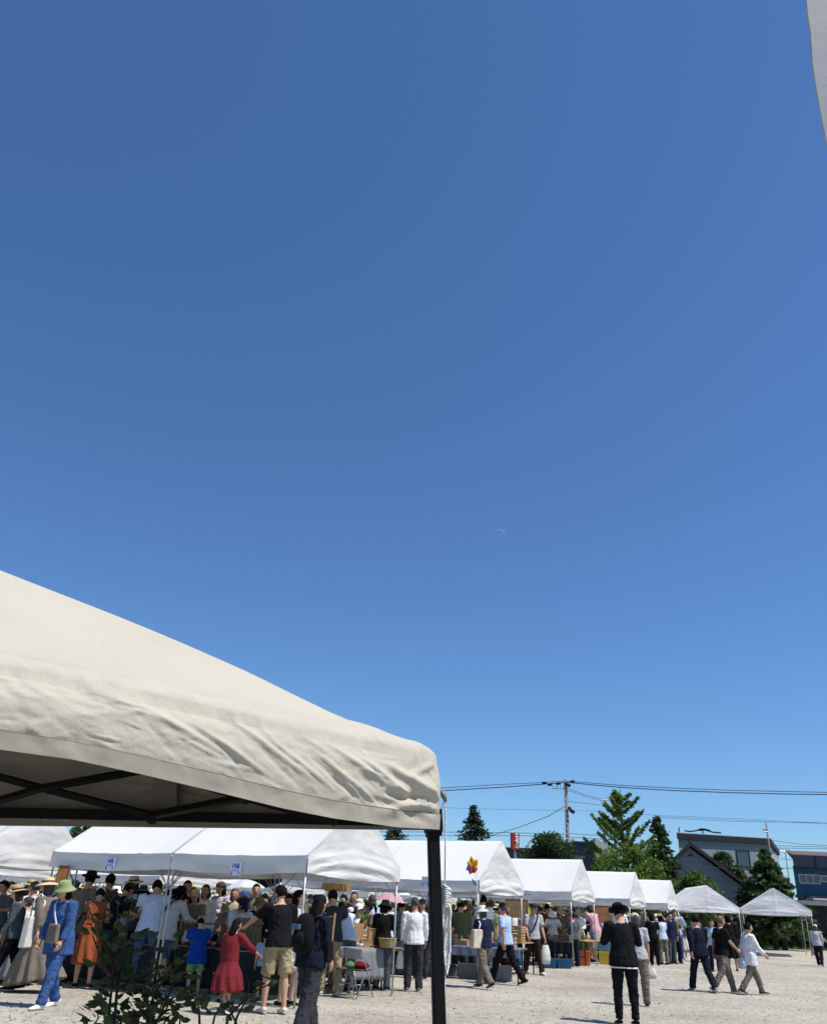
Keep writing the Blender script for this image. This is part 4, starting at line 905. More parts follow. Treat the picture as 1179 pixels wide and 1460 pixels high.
# ---- behind the tables ---------------------------------------------------------------
mid = [
 (262, 1256, 19.5, 200, 'stand', True, 'dark red', 'maroon', 'hair_bun', 'black', None, 'person in a dark red dress behind the stalls with hair tied up'),
 (277, 1267, 18.2, 170, 'stand2', True, 'taupe', 'charcoal', 'hair_bob', 'black', ('cap', 'straw'), 'person in a straw coloured visor cap and grey brown vest'),
 (290, 1262, 19.0, 175, 'stand', True, 'white', 'charcoal', 'hair_bob', 'brown', None, 'brown haired person in a white poncho facing us behind the stalls'),
 (314, 1257, 20.5, 150, 'hold', True, 'lavender', 'charcoal', 'hair_bob', 'black', ('cap', 'brown'), 'person in a lavender blouse and brown visor behind the stalls'),
 (332, 1267, 20.0, 180, 'stand', True, 'beige', 'charcoal', 'hair_bob', 'light', None, 'person with light brown hair facing us behind the red dress'),
 (347, 1270, 21.0, 180, 'stand', True, 'navy', 'charcoal', 'hair_bob', 'black', ('bucket', 'blue'), 'person with a blue head scarf behind the stalls'),
 (345, 1284, 18.0, 200, 'browse', False, 'pale blue', 'charcoal', 'hair_short', 'black', ('cap', 'navy'), 'seller in a navy cap and pale blue shirt bent over the shelves'),
 (362, 1261, 21.0, 190, 'stand', False, 'taupe', 'charcoal', 'hair_short', 'black', None, 'bareheaded person in grey brown behind the blue head scarf'),
 (371, 1279, 18.3, 160, 'hold', False, 'black', 'charcoal', 'hair_short', 'black', ('bucket', 'olive'), 'person in an olive bucket hat and black shirt behind the shelves'),
 (488, 1290, 18.8, 20, 'bend', True, 'pale blue', 'slate', 'hair_short', 'black', None, 'person in a pale blue top bent over with a rounded back'),
 (512, 1282, 20.6, 178, 'hold', True, 'black', 'charcoal', 'hair_bob', 'black', ('bucket', 'cream'), 'person in a black coat and cream hat facing us behind the plant pot'),
 (531, 1277, 22.0, 20, 'stand2', False, 'light blue', 'slate', 'hair_short', 'grey', None, 'person in a light blue shirt right of the cream hat'),
 (504, 1272, 23.5, 170, 'stand', True, 'rust', 'charcoal', 'hair_bob', 'brown', None, 'brown haired person in rust behind the hanging wooden sign'),
 (551, 1284, 22.5, 15, 'stand', True, 'pale blue', 'brown', 'hair_bob', 'black', None, 'person in a pale top beneath the pink parasol'),
 (602, 1281, 22.5, 175, 'stand', False, 'dark navy', 'charcoal', 'hair_short', 'black', ('cap', 'navy'), 'person in a navy cap and mask behind the white shirt'),
 (657, 1283, 23.8, 5, 'stand2', False, 'olive', 'charcoal', 'hair_short', 'black', ('cap', 'khaki'), 'person in an olive t-shirt and khaki cap seen from behind'),
 (671, 1290, 24.3, 160, 'stand', True, 'beige', 'charcoal', 'hair_bob', 'brown', ('bucket', 'taupe'), 'person in a taupe hat right of the olive t-shirt'),
 (690, 1270, 24.6, 30, 'stand2', False, 'white', 'slate', 'hair_short', 'black', None, 'tall bareheaded person in white behind the pinwheel stick'),
 (698, 1286, 25.8, 190, 'stand', True, 'sage green', 'charcoal', 'hair_bob', 'brown', ('straw', 'brown'), 'person in a brown straw hat and sage green vest'),
 (781, 1290, 31.6, 10, 'hold', False, 'rust', 'charcoal', 'hair_short', 'black', None, 'person in a rust red shirt right of the pale grey t-shirt'),
 (787, 1300, 30.9, 175, 'phone', True, 'white', 'charcoal', 'hair_bob', 'black', ('bucket', 'white'), 'person in a white bucket hat taking a picture behind the dark table'),
 (798, 1296, 31.2, 185, 'hold', True, 'olive', 'charcoal', 'hair_bob', 'brown', ('straw', 'tan'), 'person in a tan hat holding small wooden boxes'),
 (824, 1297, 32.2, 170, 'stand2', True, 'white', 'sage green', 'hair_bob', 'grey', ('bucket', 'beige'), 'person in a beige hat and long white cardigan by the third tent'),
 (816, 1303, 30.4, 25, 'stand2', False, 'slate', 'navy', 'hair_short', 'black', None, 'person in a slate grey top bending at the front pole of the third tent'),
 (841, 1291, 34.0, 30, 'browse', True, 'pink', 'beige', 'hair_bob', 'black', None, 'person in a pink top behind the orange crate'),
 (855, 1299, 35.5, 150, 'stand', True, 'sage green', 'charcoal', 'hair_bob', 'grey', ('bucket', 'slate'), 'person in a slate bucket hat at the right pole of the third tent'),
 (861, 1308, 34.8, 10, 'browse', True, 'pale blue', 'charcoal', 'hair_bob', 'black', ('bucket', 'pink'), 'person in a pink hat and pale patterned dress above the yellow box'),
 (874, 1300, 36.5, 170, 'stand', True, 'brown', 'charcoal', 'hair_bob', 'brown', ('straw', 'beige'), 'person in brown with a beige hat left of the person in black'),
 (883, 1290, 36.0, 160, 'stand', True, 'white', 'charcoal', 'hair_bob', 'grey', ('straw', 'beige'), 'person in white with a pale straw hat behind the person in black'),
 (928, 1303, 33.0, -20, 'stand', True, 'black', 'black', 'hair_bob', 'black', None, 'person in black in the queue beside the cream cap'),
 (941, 1304, 34.0, 20, 'hold', True, 'pale blue', 'taupe', 'hair_bob', 'black', ('straw', 'tan'), 'person in a tan straw hat and pale blue top in the queue'),
 (953, 1302, 35.0, -160, 'stand', False, 'navy', 'slate', 'hair_short', 'black', None, 'person in navy between the straw hat and the light blue shirt'),
 (959, 1299, 35.5, -170, 'stand2', False, 'taupe', 'dark navy', 'hair_short', 'brown', None, 'person in a grey brown t-shirt and dark trousers in the queue'),
 (1012, 1312, 31.0, 170, 'hold', True, 'light blue', 'dark navy', 'hair_bob', 'brown', None, 'person in a light blue smock behind the walkers'),
 (990, 1305, 37.0, 20, 'stand', True, 'taupe', 'charcoal', 'hair_bob', 'black', None, 'person in grey brown left of the navy jacket'),
 (1024, 1303, 36.0, -40, 'stand2', True, 'black', 'charcoal', 'hair_short', 'black', None, 'person in black between the walkers and the low tent pole'),
]
for (x, hy, Y, yw, ps, fm, tc_, bc, hk, hc_, hat, lb) in mid:
    if hat: hat = (*hat, hat[1])
    Kq = skeleton(ps, fm); k = 'long' if lb.find('cardigan') > 0 or lb.find('shirt') > 0 else ('loose' if 'poncho' in lb or 'blouse' in lb else 'tee')
    place(x, 0, hy, D(yw), ps, fm, (k, tc_), ('skirt' if fm and bc in ('maroon', 'beige') else 'trousers', bc), (hk, hc_), hat, 'black', lb, hi=False, Y=Y)
# ---- the rest of the crowd -----------------------------------------------------------
rc = random.Random(21)
occupied = [(Vector(o.location).x, Vector(o.location).y) for o in PEOPLE]
tops = ['black']*7+['navy', 'navy', 'dark navy', 'charcoal', 'charcoal', 'charcoal', 'white', 'white', 'white', 'off white', 'off white', 'pale blue', 'light blue', 'grey', 'slate', 'slate', 'beige', 'brown', 'dark brown', 'striped navy', 'striped grey', 'patterned brown', 'patterned slate', 'patterned navy', 'olive', 'dark red', 'lavender', 'taupe', 'khaki', 'cream']
bots = ['black', 'charcoal', 'navy', 'denim blue', 'beige', 'taupe', 'khaki', 'slate', 'dark brown']
hats = [None, None, None, ('straw', 'straw', 'brown'), ('straw', 'tan', 'black'), ('bucket', 'black', 'black'), ('bucket', 'beige', 'beige'), ('cap', 'navy', 'navy'), ('cap', 'white', 'white'), ('bucket', 'white', 'white'), ('cap', 'charcoal', 'black'), ('wide', 'cream', 'brown'), ('fedora', 'taupe', 'black')]
HN = {'straw': 'straw hat', 'bucket': 'bucket hat', 'cap': 'cap', 'wide': 'wide hat', 'fedora': 'brimmed hat'}
def where(x):
    for lim, nm in ((60, 'at the far left'), (130, 'behind the orange dress'), (200, 'behind the navy t-shirt'), (262, 'behind the grey blouse'), (320, 'above the boy in blue'), (380, 'above the red dress'), (430, 'beside the backpack'), (500, 'behind the folding chairs'), (560, 'behind the plant pot table'), (625, 'near the white shirt'), (690, 'right of the black leg'), (745, 'behind the black beret'), (800, 'behind the dark table'), (860, 'behind the orange crate'), (930, 'behind the person in black'), (990, 'in the queue')):
        if x < lim: return nm
    return 'behind the three walkers'
n = 0; tries = 0; used = {}
while n < 225 and tries < 12000:
    tries += 1
    # pick a screen column and a depth; the density rises to the left
    px = rc.choice((rc.uniform(-10, 430), rc.uniform(400, 960), rc.uniform(600, 1000)))
    lo = 18.9+max(0, px-560)*.028 if px < 860 else 33
    Y = lo+rc.random()**1.7*(18 if px < 700 else 15)
    g = at(px, 1300, Y)
    if px > 960 and Y > 42: continue
    q_ = Vector((g.x, g.y, 0))-R3
    if px > 565 and q_.dot(Vector((-u34.y, u34.x, 0))) < (1.0 if px < 905 else .2): continue
    bk_ = Vector((-v2.y, v2.x, 0)); bk_ = bk_ if bk_.y > 0 else -bk_
    if 565 < px < 690 and (Vector((g.x, g.y, 0))-F3).dot(bk_) < 1.1: continue
    if 746 < px < 822 and (Vector((g.x, g.y, 0))-F4).dot(bk_) < 1.2: continue
    if any((g.x-a)**2+(g.y-b)**2 < .55**2 for a, b in occupied): continue
    # leave the tent poles and the tables free
    fem = rc.random() < .6; tc_ = rc.choice(tops); bc = rc.choice(bots); hat = rc.choice(hats); ps = rc.choice(['stand', 'stand2', 'hold', 'browse', 'walk2', 'walk3', 'armup', 'stand', 'phone'] if rc.random() < .95 else ['armup'])
    facing = rc.choice(('facing us', 'back turned', 'facing left', 'facing right')); yw = {'facing us': 180, 'back turned': 0, 'facing left': 90, 'facing right': -90}[facing]+rc.uniform(-35, 35)
    hcol = rc.choice(['black', 'black', 'black', 'black', 'brown', 'brown', 'grey']); hk = rc.choice(['hair_bob', 'hair_bun', 'hair_short', 'hair_tail', 'hair_long']) if fem else 'hair_short'
    lb = 'person in %s top%s, %s, %s' % (tc_, (' and '+hat[1].replace('straw', 'pale')+' '+HN[hat[0]]) if hat else ', '+hcol+' haired', facing, where(px))
    if lb in LBL: continue
    H = rc.gauss(1.60, .06) if fem else rc.gauss(1.71, .06); H = max(1.5, min(1.84, H))
    place(px, 0, 0, D(yw), ps, fem, (rc.choice(['tee', 'long', 'tee', 'loose' if fem else 'jacket']), tc_), (rc.choice(['trousers', 'long_skirt', 'skirt', 'wide'] if fem else ['trousers', 'jeans', 'trousers']), bc), (hk, hcol), hat, 'black', lb, hi=False, Y=Y, H=H, skin=rc.choice((0, 0, 1)))
    occupied.append((g.x, g.y)); n += 1
print('CROWD', n, 'PEOPLE', len(PEOPLE))
# ---------------------------------------------------------------- tables and goods
XA = atan2(-v2.y, -v2.x)   # direction along a tent front, pointing right
def table(P, w, d, h, rz, label, cloth=None, group='stall tables', top=M_wood, legs=M_black):
    t = empty('stall_table', P, rz, label, 'table', group)
    m = MB(); m.box((0, 0, h-.015), (w, d, .03)); q = m.build('table_top', top, t); 
    for sx_ in (-1, 1):
        for sy_ in (-1, 1):
            l = MB(); l.box((sx_*(w/2-.06), sy_*(d/2-.05), (h-.03)/2), (.028, .028, h-.032)); l.build('leg', legs, t)
    l = MB(); 
    for sx_ in (-1, 1): l.box((sx_*(w/2-.06), 0, .25), (.02, d-.14, .02))
    l.box((0, d/2-.05, .25), (w-.16, .02, .02)); l.build('stretcher', legs, t)
    if cloth:
        c = MB(); dr = h*cloth[1]
        def f(s, q):
            # front skirt of the cloth then the top
            fo = .012*sin(s*w*22+2*sin(s*9))
            if q < .6: k = q/.6; return ((s-.5)*(w+.04), -d/2-.012-fo*(1-k)*1.4-.02*(1-k), h+.006-dr*(1-k))
            k = (q-.6)/.4; return ((s-.5)*(w+.04), -d/2-.012+(d+.02)*k, h+.006)
        c.grid(f, 60, 12); o = c.build('tablecloth', cloth[0], None, True, thick=.003, loc=P, rz=rz); tag(o, cloth[2], 'tablecloth', 'cloths on the stall tables')
    return t
def wbox(P, s, rz, label, col=None, name='wooden_crate', slats=True, group='crates and boxes on the stalls', fill=None):
    t = empty(name, P, rz, label, 'crate', group); w, d, h = s; ml = col or M_wood; th = .012
    for i, (c, b) in enumerate((((0, -d/2+th/2, 0), (w, th)), ((0, d/2-th/2, 0), (w, th)), ((-w/2+th/2, 0, 0), (th, d-2*th)), ((w/2-th/2, 0, 0), (th, d-2*th)))):
        m = MB(); n = 3 if slats else 1; g = h/n
        for k in range(n): m.box((c[0], c[1], g*(k+.5)), (b[0], b[1], g*(.8 if slats else 1)))
        if slats: 
            for e_ in (-1, 1):
                if i < 2: m.box((e_*(w/2-.03), c[1]+(th if i == 0 else -th), h/2), (.03, th*.9, h*.98))
        m.build('side_panel', ml, t)
    m = MB(); m.box((0, 0, .006), (w-2*th-.002, d-2*th-.002, .01)); m.build('bottom', ml, t)
    if fill:
        m = MB(); r = random.Random(int(P[0]*91))
        for k in range(10): m.ball((r.uniform(-w*.36, w*.36), r.uniform(-d*.34, d*.34), h*.75), r.uniform(.03, .05), 7, 5)
        o = m.build('produce', fill, None, True, loc=P, rz=rz); tag(o, 'goods filling the '+label, 'goods', 'goods lying in crates')
    return t
def tub(P, s, rz, label, ml, name='plastic_crate', cat='crate', lid=None, group='plastic crates on the ground'):
    t = empty(name, P, rz, label, cat, group); w, d, h = s; m = MB()
    def ringv(w_, d_, z): return [(-w_/2, -d_/2, z), (w_/2, -d_/2, z), (w_/2, d_/2, z), (-w_/2, d_/2, z)]
    rs = [ringv(w*.9, d*.9, 0), ringv(w, d, h), ringv(w+.03, d+.03, h), ringv(w+.03, d+.03, h-.03), ringv(w*.97-.0, d*.97, h-.03)][:4]
    ins = [ringv(w-.02, d-.02, h), ringv(w*.9-.02, d*.9-.02, .012)]
    al = rs[0]+rs[1]+ins[0]+ins[1]
    fs = [(3, 2, 1, 0)]
    for k in range(3):
        for i in range(4): fs.append((k*4+i, k*4+(i+1) % 4, (k+1)*4+(i+1) % 4, (k+1)*4+i))
    fs.append((12, 13, 14, 15)); m.add(al, fs)
    for z in (h*.93,):
        m.box((0, -d/2-.008, z), (w+.03, .016, .03)); m.box((0, d/2+.008, z), (w+.03, .016, .03)); m.box((-w/2-.008, 0, z), (.016, d, .03)); m.box((w/2+.008, 0, z), (.016, d, .03))
    for k in range(5): 
        x = -w*.36+w*.72*k/4; m.box((x, -d*.475-.006, h*.45), (.014, .012, h*.7))
    m.build('crate_body', ml, t)
    if lid: l = MB(); l.box((0, 0, h+.01), (w+.04, d+.04, .018)); l.box((0, 0, h+.024), (w*.8, d*.8, .012)); l.build('lid', lid, t)
    return t
def basket(P, r, h, label, rz=0):
    t = empty('basket', P, rz, label, 'basket', 'baskets on the stalls'); m = MB(); pr = []
    for k in range(13): z = h*k/12; pr.append((r*(.8+.2*k/12)+(.006 if k % 2 else 0), z))
    pr += [(r*.96, h), (r*.76, .015)]; m.lathe(pr, n=20); m.build('basket_body', mat('wicker', (.38, .26, .13), .8, .3, 40, .4, 90), t)
    k = MB(); k.tube([(r*cos(a), r*sin(a), h) for a in [i*pi/10 for i in range(21)]], .009, 5); k.build('rim', M_wood, t, True); return t
def folding_chair(P, rz, label):
    t = empty('folding_chair', P, rz, label, 'folding chair', 'folding chairs beside the table'); ch = mat('chrome_tube', (.3, .3, .31), .4, .05, 9, metal=.6)
    for sx_ in (-1, 1):
        x = sx_*.2; f = MB(); f.tube([(x, -.26, .012), (x, -.02, .43), (x, .2, .8)], .011, 8); f.build('front_leg', ch, t, True)
        b = MB(); b.tube([(x*.9, .26, .012), (x*.9, .0, .43), (x*.9, -.05, .47)], .011, 8); b.build('rear_leg', ch, t, True)
    for (a_, b_, c_) in ((-.25, .03, .2), (.24, .05, .18), (.13, .22, .18)): c = MB(); c.tube([(-c_, a_, b_), (c_, a_, b_)], .009, 6); c.build('cross_tube', ch, t, True)
    s = MB(); s.box((0, -.02, .45), (.36, .36, .03)); q = s.build('seat', mat('chair_vinyl', (.05, .05, .055), .5), t); bv = q.modifiers.new('b', 'BEVEL'); bv.width = .01
    b = MB(); b.grid(lambda a, k: ((a-.5)*.4, .165+.03*k+.03*(1-(2*a-1)**2), .63+.18*k), 10, 4); b.build('backrest', mat('chair_back', (.26, .26, .27), .5), t, True, thick=.012); return t
def onfront(px, F, d=0.0, z=0, lead=0):
    """point on the line of a tent front (offset d inwards) seen at column px"""
    P = on_row(px, Vector((F.x, F.y, 0))+u2*d, v2); return Vector((P.x, P.y, z))
def rowtable(px0, px1, F, d, h, label, cloth=None, depth=.6, top=M_wood):
    A, B = onfront(px0, F, d), onfront(px1, F, d); c = (A+B)/2; return table((c.x, c.y, .012), (A-B).length, depth, h, XA, label, cloth, top=top), A, B
# table with the plant pot, next to the folding chairs
dk = (M_cloth_dark, .86, 'dark cloth hanging over the long stall table behind the shrub')
rowtable(85, 242, F2, .7, .72, 'long stall table under the tent marked 145 behind the shrub', dk)
rowtable(252, 330, F2, 1.1, .72, 'stall table behind the boy in blue', (M_cloth_dark, .9, 'dark cloth on the table behind the boy in blue'))
rowtable(334, 430, F2, 1.1, .7, 'stall table beneath the wooden shelves', (mat('cloth_dark_green', (.012, .02, .016), .9), .9, 'dark green cloth under the wooden shelves'))
g_t = gnd(520, 1415); u_side = u2
def sidetable(px0, y0, px1, y1, h, label, depth=.55, cloth=None, top=M_wood):
    A, B = gnd(px0, y0), gnd(px1, y1); c = (A+B)/2; rz = atan2(B.y-A.y, B.x-A.x); return table((c.x, c.y, .012), (B-A).length, depth, h, rz, label, cloth, top=top), A, B, rz
tA2, _a, _b, _c2 = sidetable(538, 1412, 566, 1410, .74, 'open dark legged table end beside the tent pole', .6)
tA, a0, a1, rzA = sidetable(478, 1413, 536, 1411.4, .74, 'long table with the plant pot and boards behind the folding chairs', .6, (M_cloth_grey, .75, 'grey cloth over the left part of the table with the plant pot'))
def ontop(px, y, Yq, h=.77): 
    P = at(px, y, Yq); return Vector((P.x, P.y, h))
Yt = (a0.y+a1.y)/2
basket(at(552, 1358, Yt)*1, .19, .17, 'large wicker basket at the right end of the plant pot table'); bpy.data.objects['basket'].location.z = .77
pb = wbox(Vector((*at(506, 1350, Yt+.1)[:2], .77)), (.3, .22, .42), .2, 'upright wooden box shelf below the plant pot', slats=False, name='wooden_box')
# plant pot
pp = empty('plant_pot', Vector((*at(517, 1330, Yt+.15)[:2], .77)), 0, 'brown pot with a green leafy plant on the table beside the folding chairs', 'potted plant'); 
bx = wbox(Vector((*at(517, 1350, Yt+.15)[:2], .77)), (.26, .2, .3), .1, 'wooden box carrying the brown plant pot', name='wooden_box'); pp.location.z = 1.075
m = MB(); m.lathe([(.05, 0), (.075, .03), (.085, .12), (.08, .17), (.072, .165), (.07, .13)], n=16, close=False); m.lathe([(.072, .15), (.0, .15)], n=16, close=False); m.build('pot', mat('terracotta', (.16, .08, .05), .8), pp, True)
m = MB(); rq = random.Random(5)
for i in range(60):
    a = rq.uniform(0, 2*pi); l = rq.uniform(.08, .2); b = Vector((cos(a)*.03, sin(a)*.03, .15)); e = b+Vector((cos(a)*l*.7, sin(a)*l*.7, l*rq.uniform(.4, 1.1))); s_ = Vector((-sin(a), cos(a), 0))*.014; md_ = b.lerp(e, .55)
    m.add([b, md_+s_, e, md_-s_], [(0, 1, 2, 3)])
m.build('foliage', mat('plant_green', (.14, .26, .05), .6, .3, 9, trans=.3), pp)
# framed board on an easel, picture boards
def board(P, w, h, rz, label, col, name='picture_board', frame=M_wood, easel=True):
    t = empty(name, P, rz, label, 'board', 'display boards'); m = MB(); m.box((0, 0, h/2+.03), (w, .015, h), tilt=('X', -.12)); m.build('panel', col, t)
    f = MB(); 
    for x in (-w/2, w/2): f.box((x, -.012, h/2+.03), (.02, .02, h+.02), tilt=('X', -.12))
    f.box((0, -.012+.06*h, h+.03), (w, .02, .02)); f.box((0, -.012-.06*h, .03), (w, .02, .02)); f.build('frame', frame, t)
    if easel:
        e = MB(); e.bar((-w*.2, -.05, 0), (0, .0, h*1.02), .018, 4); e.bar((w*.2, -.05, 0), (0, .0, h*1.02), .018, 4); e.bar((0, .14, 0), (0, .02, h), .015, 4); e.build('easel', M_wood, t)
    return t
board(Vector((*at(538, 1345, Yt+.1)[:2], .77)), .36, .3, .25, 'framed wooden board on a small easel behind the basket', mat('board_ply', (.3, .19, .09), .6, .2, 6))
board(Vector((*at(425, 1290, 19.2)[:2], 1.25)), .34, .42, .1, 'light blue framed picture hanging behind the person with the backpack', mat('picture_blue', (.2, .32, .42), .6, .3, 5), easel=False)
hs = empty('hanging_sign', at(480, 1262, 18.6), radians(20), 'wooden tablet hanging below the eave of the puckered gable', 'sign')
m = MB(); m.box((0, 0, -.04), (.62, .02, .13)); m.box((0, 0, -.11), (.5, .02, .03)); m.build('tablet', mat('sign_wood', (.34, .22, .09), .7, .2, 8), hs)
m = MB(); 
for x in (-.24, .24): m.tube([(x, 0, .02), (x*.95, 0, .2)], .004, 5)
m.build('cord', M_black, hs)
for k, (x, y, yw, lb) in enumerate(((507, 1425, 2.6, 'right folding chair with green and red things on its seat'), (489, 1422, 3.6, 'left folding chair beside the grey cloth'))):
    g = gnd(x, y); folding_chair((g.x, g.y, .012), yw, lb)
g = gnd(507, 1425)
def cloth_bundle(P, r, col, label):
    m = MB(); m.ball((0, 0, r*.5), (r*1.5, r, r*.6), 14, 8); m.v = [(x*(1+.3*nz(x*12, y*12, z*12)), y, z*(1+.6*nz(x*9, y*20, 2))) for x, y, z in m.v]; o = m.build('cloth_bundle', fab(col), None, True, loc=P); return tag(o, label, 'cloth')
cloth_bundle((g.x+.07, g.y, .475), .1, 'dark red', 'dark red bundle on the seat of the right folding chair'); cloth_bundle((g.x-.1, g.y+.02, .475), .09, 'green', 'green bundle on the seat of the right folding chair')
# wooden ladder rack carried beside the backpack
lr = empty('wooden_rack', Vector((*at(462, 1420, 16.6)[:2], .72)), radians(-30), 'tall light wood ladder rack held in front of the backpack wearer', 'rack')
for sx_ in (-1, 1): m = MB(); m.box((sx_*.09, 0, .33), (.025, .03, .66), tilt=('Y', .05*sx_)); m.build('upright', M_wood, lr)
for k in range(4): m = MB(); m.box((0, 0, .06+.18*k), (.17, .025, .02)); m.build('rung', M_wood, lr)
# slatted boards and shelves in front of the red dress
sh = empty('wooden_shelf_board', Vector((*at(352, 1345, 17.3)[:2], .72)), radians(10), 'big brown plank board leaning on the table in front of the red dress', 'board')
for k in range(5):
    m = MB(); m.box((-.2+.1*k, .05+.0*k, .27), (.094, .018, .5), tilt=('X', -.3)); m.build('plank', mat('plank_brown', (.15, .105, .06), .8, .3, 6, .2, 30, stretch=(6, 1, 1)), sh)
m = MB(); m.box((0, .14, .14), (.56, .02, .04)); m.box((0, .05, .42), (.56, .02, .04), tilt=('X', -.3)); m.build('batten', M_dwood, sh)
ds = empty('display_shelf', Vector((*at(296, 1350, 17.5)[:2], .74)), radians(-15), 'low dark wood display shelf between the boy in blue and the red dress', 'shelf')
for z in (.02, .2, .36): m = MB(); m.box((0, 0, z), (.6, .24, .02)); m.build('shelf_board', M_dwood, ds)
for x in (-.28, .28): m = MB(); m.box((x, 0, .19), (.02, .22, .31)); m.build('side_panel', M_dwood, ds)
# crates of tent 3 : grey storage bins, tables
M_bin = mat('bin_grey', (.2, .21, .22), .6, .1, 6); M_binl = mat('bin_lid', (.38, .39, .4), .6, .1, 6)
for k, (x, y) in enumerate(((644, 1395), (662, 1396), (680, 1398), (697, 1400), (598, 1394), (612, 1394))):
    g = gnd(x, y-2); tub((g.x, g.y, .012), (.36, .3, .24), XA, 'grey lidded storage bin %s' % ('just right of the black canopy leg', 'second right of the black canopy leg', 'left of the white hat walker', 'behind the legs of the white hat walker', 'behind the person in the white shirt', 'at the left edge of the black canopy leg')[k], M_bin, 'storage_bin', 'storage bin', M_binl, 'grey storage bins on the gravel')
t3, A3, B3 = rowtable(572, 745, F3, .3, .72, 'long stall table under the tent with the pinwheel', (mat('cloth_blue_grey', (.15, .18, .26), .85), .3, 'blue grey cloth on the table under the tent with the pinwheel'))
wbox(onfront(660, F3, .2, .735), (.34, .26, .12), XA, 'wooden tray of bread loaves beside the cream tote', slats=False, name='wooden_tray', fill=mat('bread', (.5, .34, .16), .7, .2, 8))
wbox(onfront(600, F3, .25, .735), (.4, .3, .14), XA, 'wooden tray on the table behind the white shirt', slats=False, name='wooden_tray')
A = gnd(728, 1388); B = gnd(748, 1389)
tB, b0, b1, rzB = sidetable(731, 1391, 750, 1389, .78, 'small table with a wooden crate by the third tent pole', .6)
for k in range(2): wbox(((b0.x+b1.x)/2, (b0.y+b1.y)/2, .8+.2*k), (.42, .3, .19), rzB, ('lower wooden crate on the small table by the tent pole', 'upper wooden crate on the small table by the pole')[k], fill=mat('goods_tan', (.4, .25, .12), .7, .3, 9) if k else None)
t4, A4, B4 = rowtable(752, 812, F4, .3, .74, 'dark covered table left of the front pole of the third tent', (M_cloth_dark, .5, 'black cloth on the table under the left half of the third tent'))
tC, c0, c1, rzC = sidetable(822, 1377, 850, 1375, .74, 'brown table behind the orange crate', .7)
MB1, MB2 = mat('crate_blue', (.02, .13, .26), .5, .1, 5), mat('crate_orange', (.62, .17, .04), .5, .1, 5)
for (x, y, c_, s_, lb) in ((783, 1381, MB1, (.5, .36, .26), 'blue crate left of the tent front pole, left of its neighbour'), (796, 1381, MB1, (.3, .3, .2), 'small blue crate between two blue crates'), (806, 1382, MB1, (.45, .36, .26), 'blue crate touching the front pole of the third tent'), (735, 1378, MB1, (.4, .36, .4), 'blue crate beneath the small table by the tent pole'),
    (835, 1377, MB2, (.38, .34, .44), 'orange crate under the brown table'), (864, 1376, mat('crate_yellow', (.62, .47, .04), .5, .1, 5), (.44, .36, .4), 'yellow crate right of the third tent')):
    g = gnd(x, y); tub((g.x, g.y+.1, .012), s_, XA*.5, lb, c_)
g = gnd(864, 1376); tub((g.x, g.y+.1, .43), (.46, .38, .28), XA*.5, 'light blue see-through box on top of the yellow crate', mat('tub_cyan', (.16, .4, .5), .3, .1, 5, trans=.3))
g = gnd(790, 1384-3); 
ch = empty('wooden_stool', gnd(795, 1379)+Vector((-.1, .5, .012)), .2, 'small reddish wooden stool beneath the dark covered table', 'stool')
m = MB(); m.box((0, 0, .4), (.42, .36, .03)); m.build('seat', mat('red_wood', (.22, .05, .03), .6), ch)
for a in (-1, 1):
    for b in (-1, 1): m = MB(); m.bar((a*.17, b*.14, .39), (a*.2, b*.17, 0), .03); m.build('leg', M_wood, ch)
# small goods scattered on the tables
rg = random.Random(33); gl = ['white bowl', 'blue vase', 'small wooden box', 'brown jar', 'grey cup', 'green bottle', 'straw basket', 'red tin', 'cream jug', 'black teapot']
def good(P, kind, label):
    k, c_ = kind; t = MB()
    if 'bowl' in k or 'cup' in k: t.lathe([(.03, 0), (.055, .03), (.075, .07), (.07, .07), (.05, .03), (.0, .012)], n=14, close=False)
    elif 'box' in k or 'tin' in k: t.box((0, 0, .07), (.18, .12, .14)); t.box((0, 0, .145), (.19, .13, .012))
    elif 'basket' in k: t.lathe([(.08, 0), (.11, .05), (.12, .1), (.11, .1), (.08, .02)], n=14)
    else: t.lathe([(.035, 0), (.06, .04), (.065, .11), (.03, .17), (.026, .22), (.032, .24), (.02, .24)], n=14)
    o = t.build(k.replace(' ', '_').replace('small_', '').split('_')[-1], mat('goods_'+c_.replace(' ', '_'), CLR[c_], .5, .1, 9), None, not 'box' in k, loc=P, rz=rg.uniform(0, 3)); tag(o, label, k.split()[-1], 'small goods for sale on the tables'); return o
gk = [('white bowl', 'white'), ('blue vase', 'blue'), ('small wooden box', 'tan'), ('brown jar', 'brown'), ('grey cup', 'grey'), ('green bottle', 'green'), ('straw basket', 'straw'), ('red tin', 'red'), ('cream jug', 'cream'), ('black teapot', 'charcoal')]
def spread(px0, px1, F, d, z, n, where_):
    for i in range(n):
        px = px0+(px1-px0)*(i+.5)/n; k = gk[(i*3+int(px0)) % 10]; P = onfront(px, F, d+rg.uniform(-.18, .18), z); good(P, k, '%s %s' % (k[0], where_ if n == 1 else where_+', number %d from the left in its row' % (i+1)) if False else '%s on %s, %s' % (k[0], where_, ('left end', 'left part', 'left of the middle', 'middle', 'right of the middle', 'right part', 'right end')[min(6, int(7*i/n))]))
spread(90, 236, F2, .7, .733, 7, 'the long table behind the shrub'); spread(255, 325, F2, 1.1, .733, 7, 'the table behind the boy in blue')
spread(338, 424, F2, 1.1, .713, 7, 'the table with the plank board'); spread(576, 740, F3, .35, .733, 7, 'the table under the pinwheel tent'); spread(755, 810, F4, .35, .753, 7, 'the dark table of the third tent')
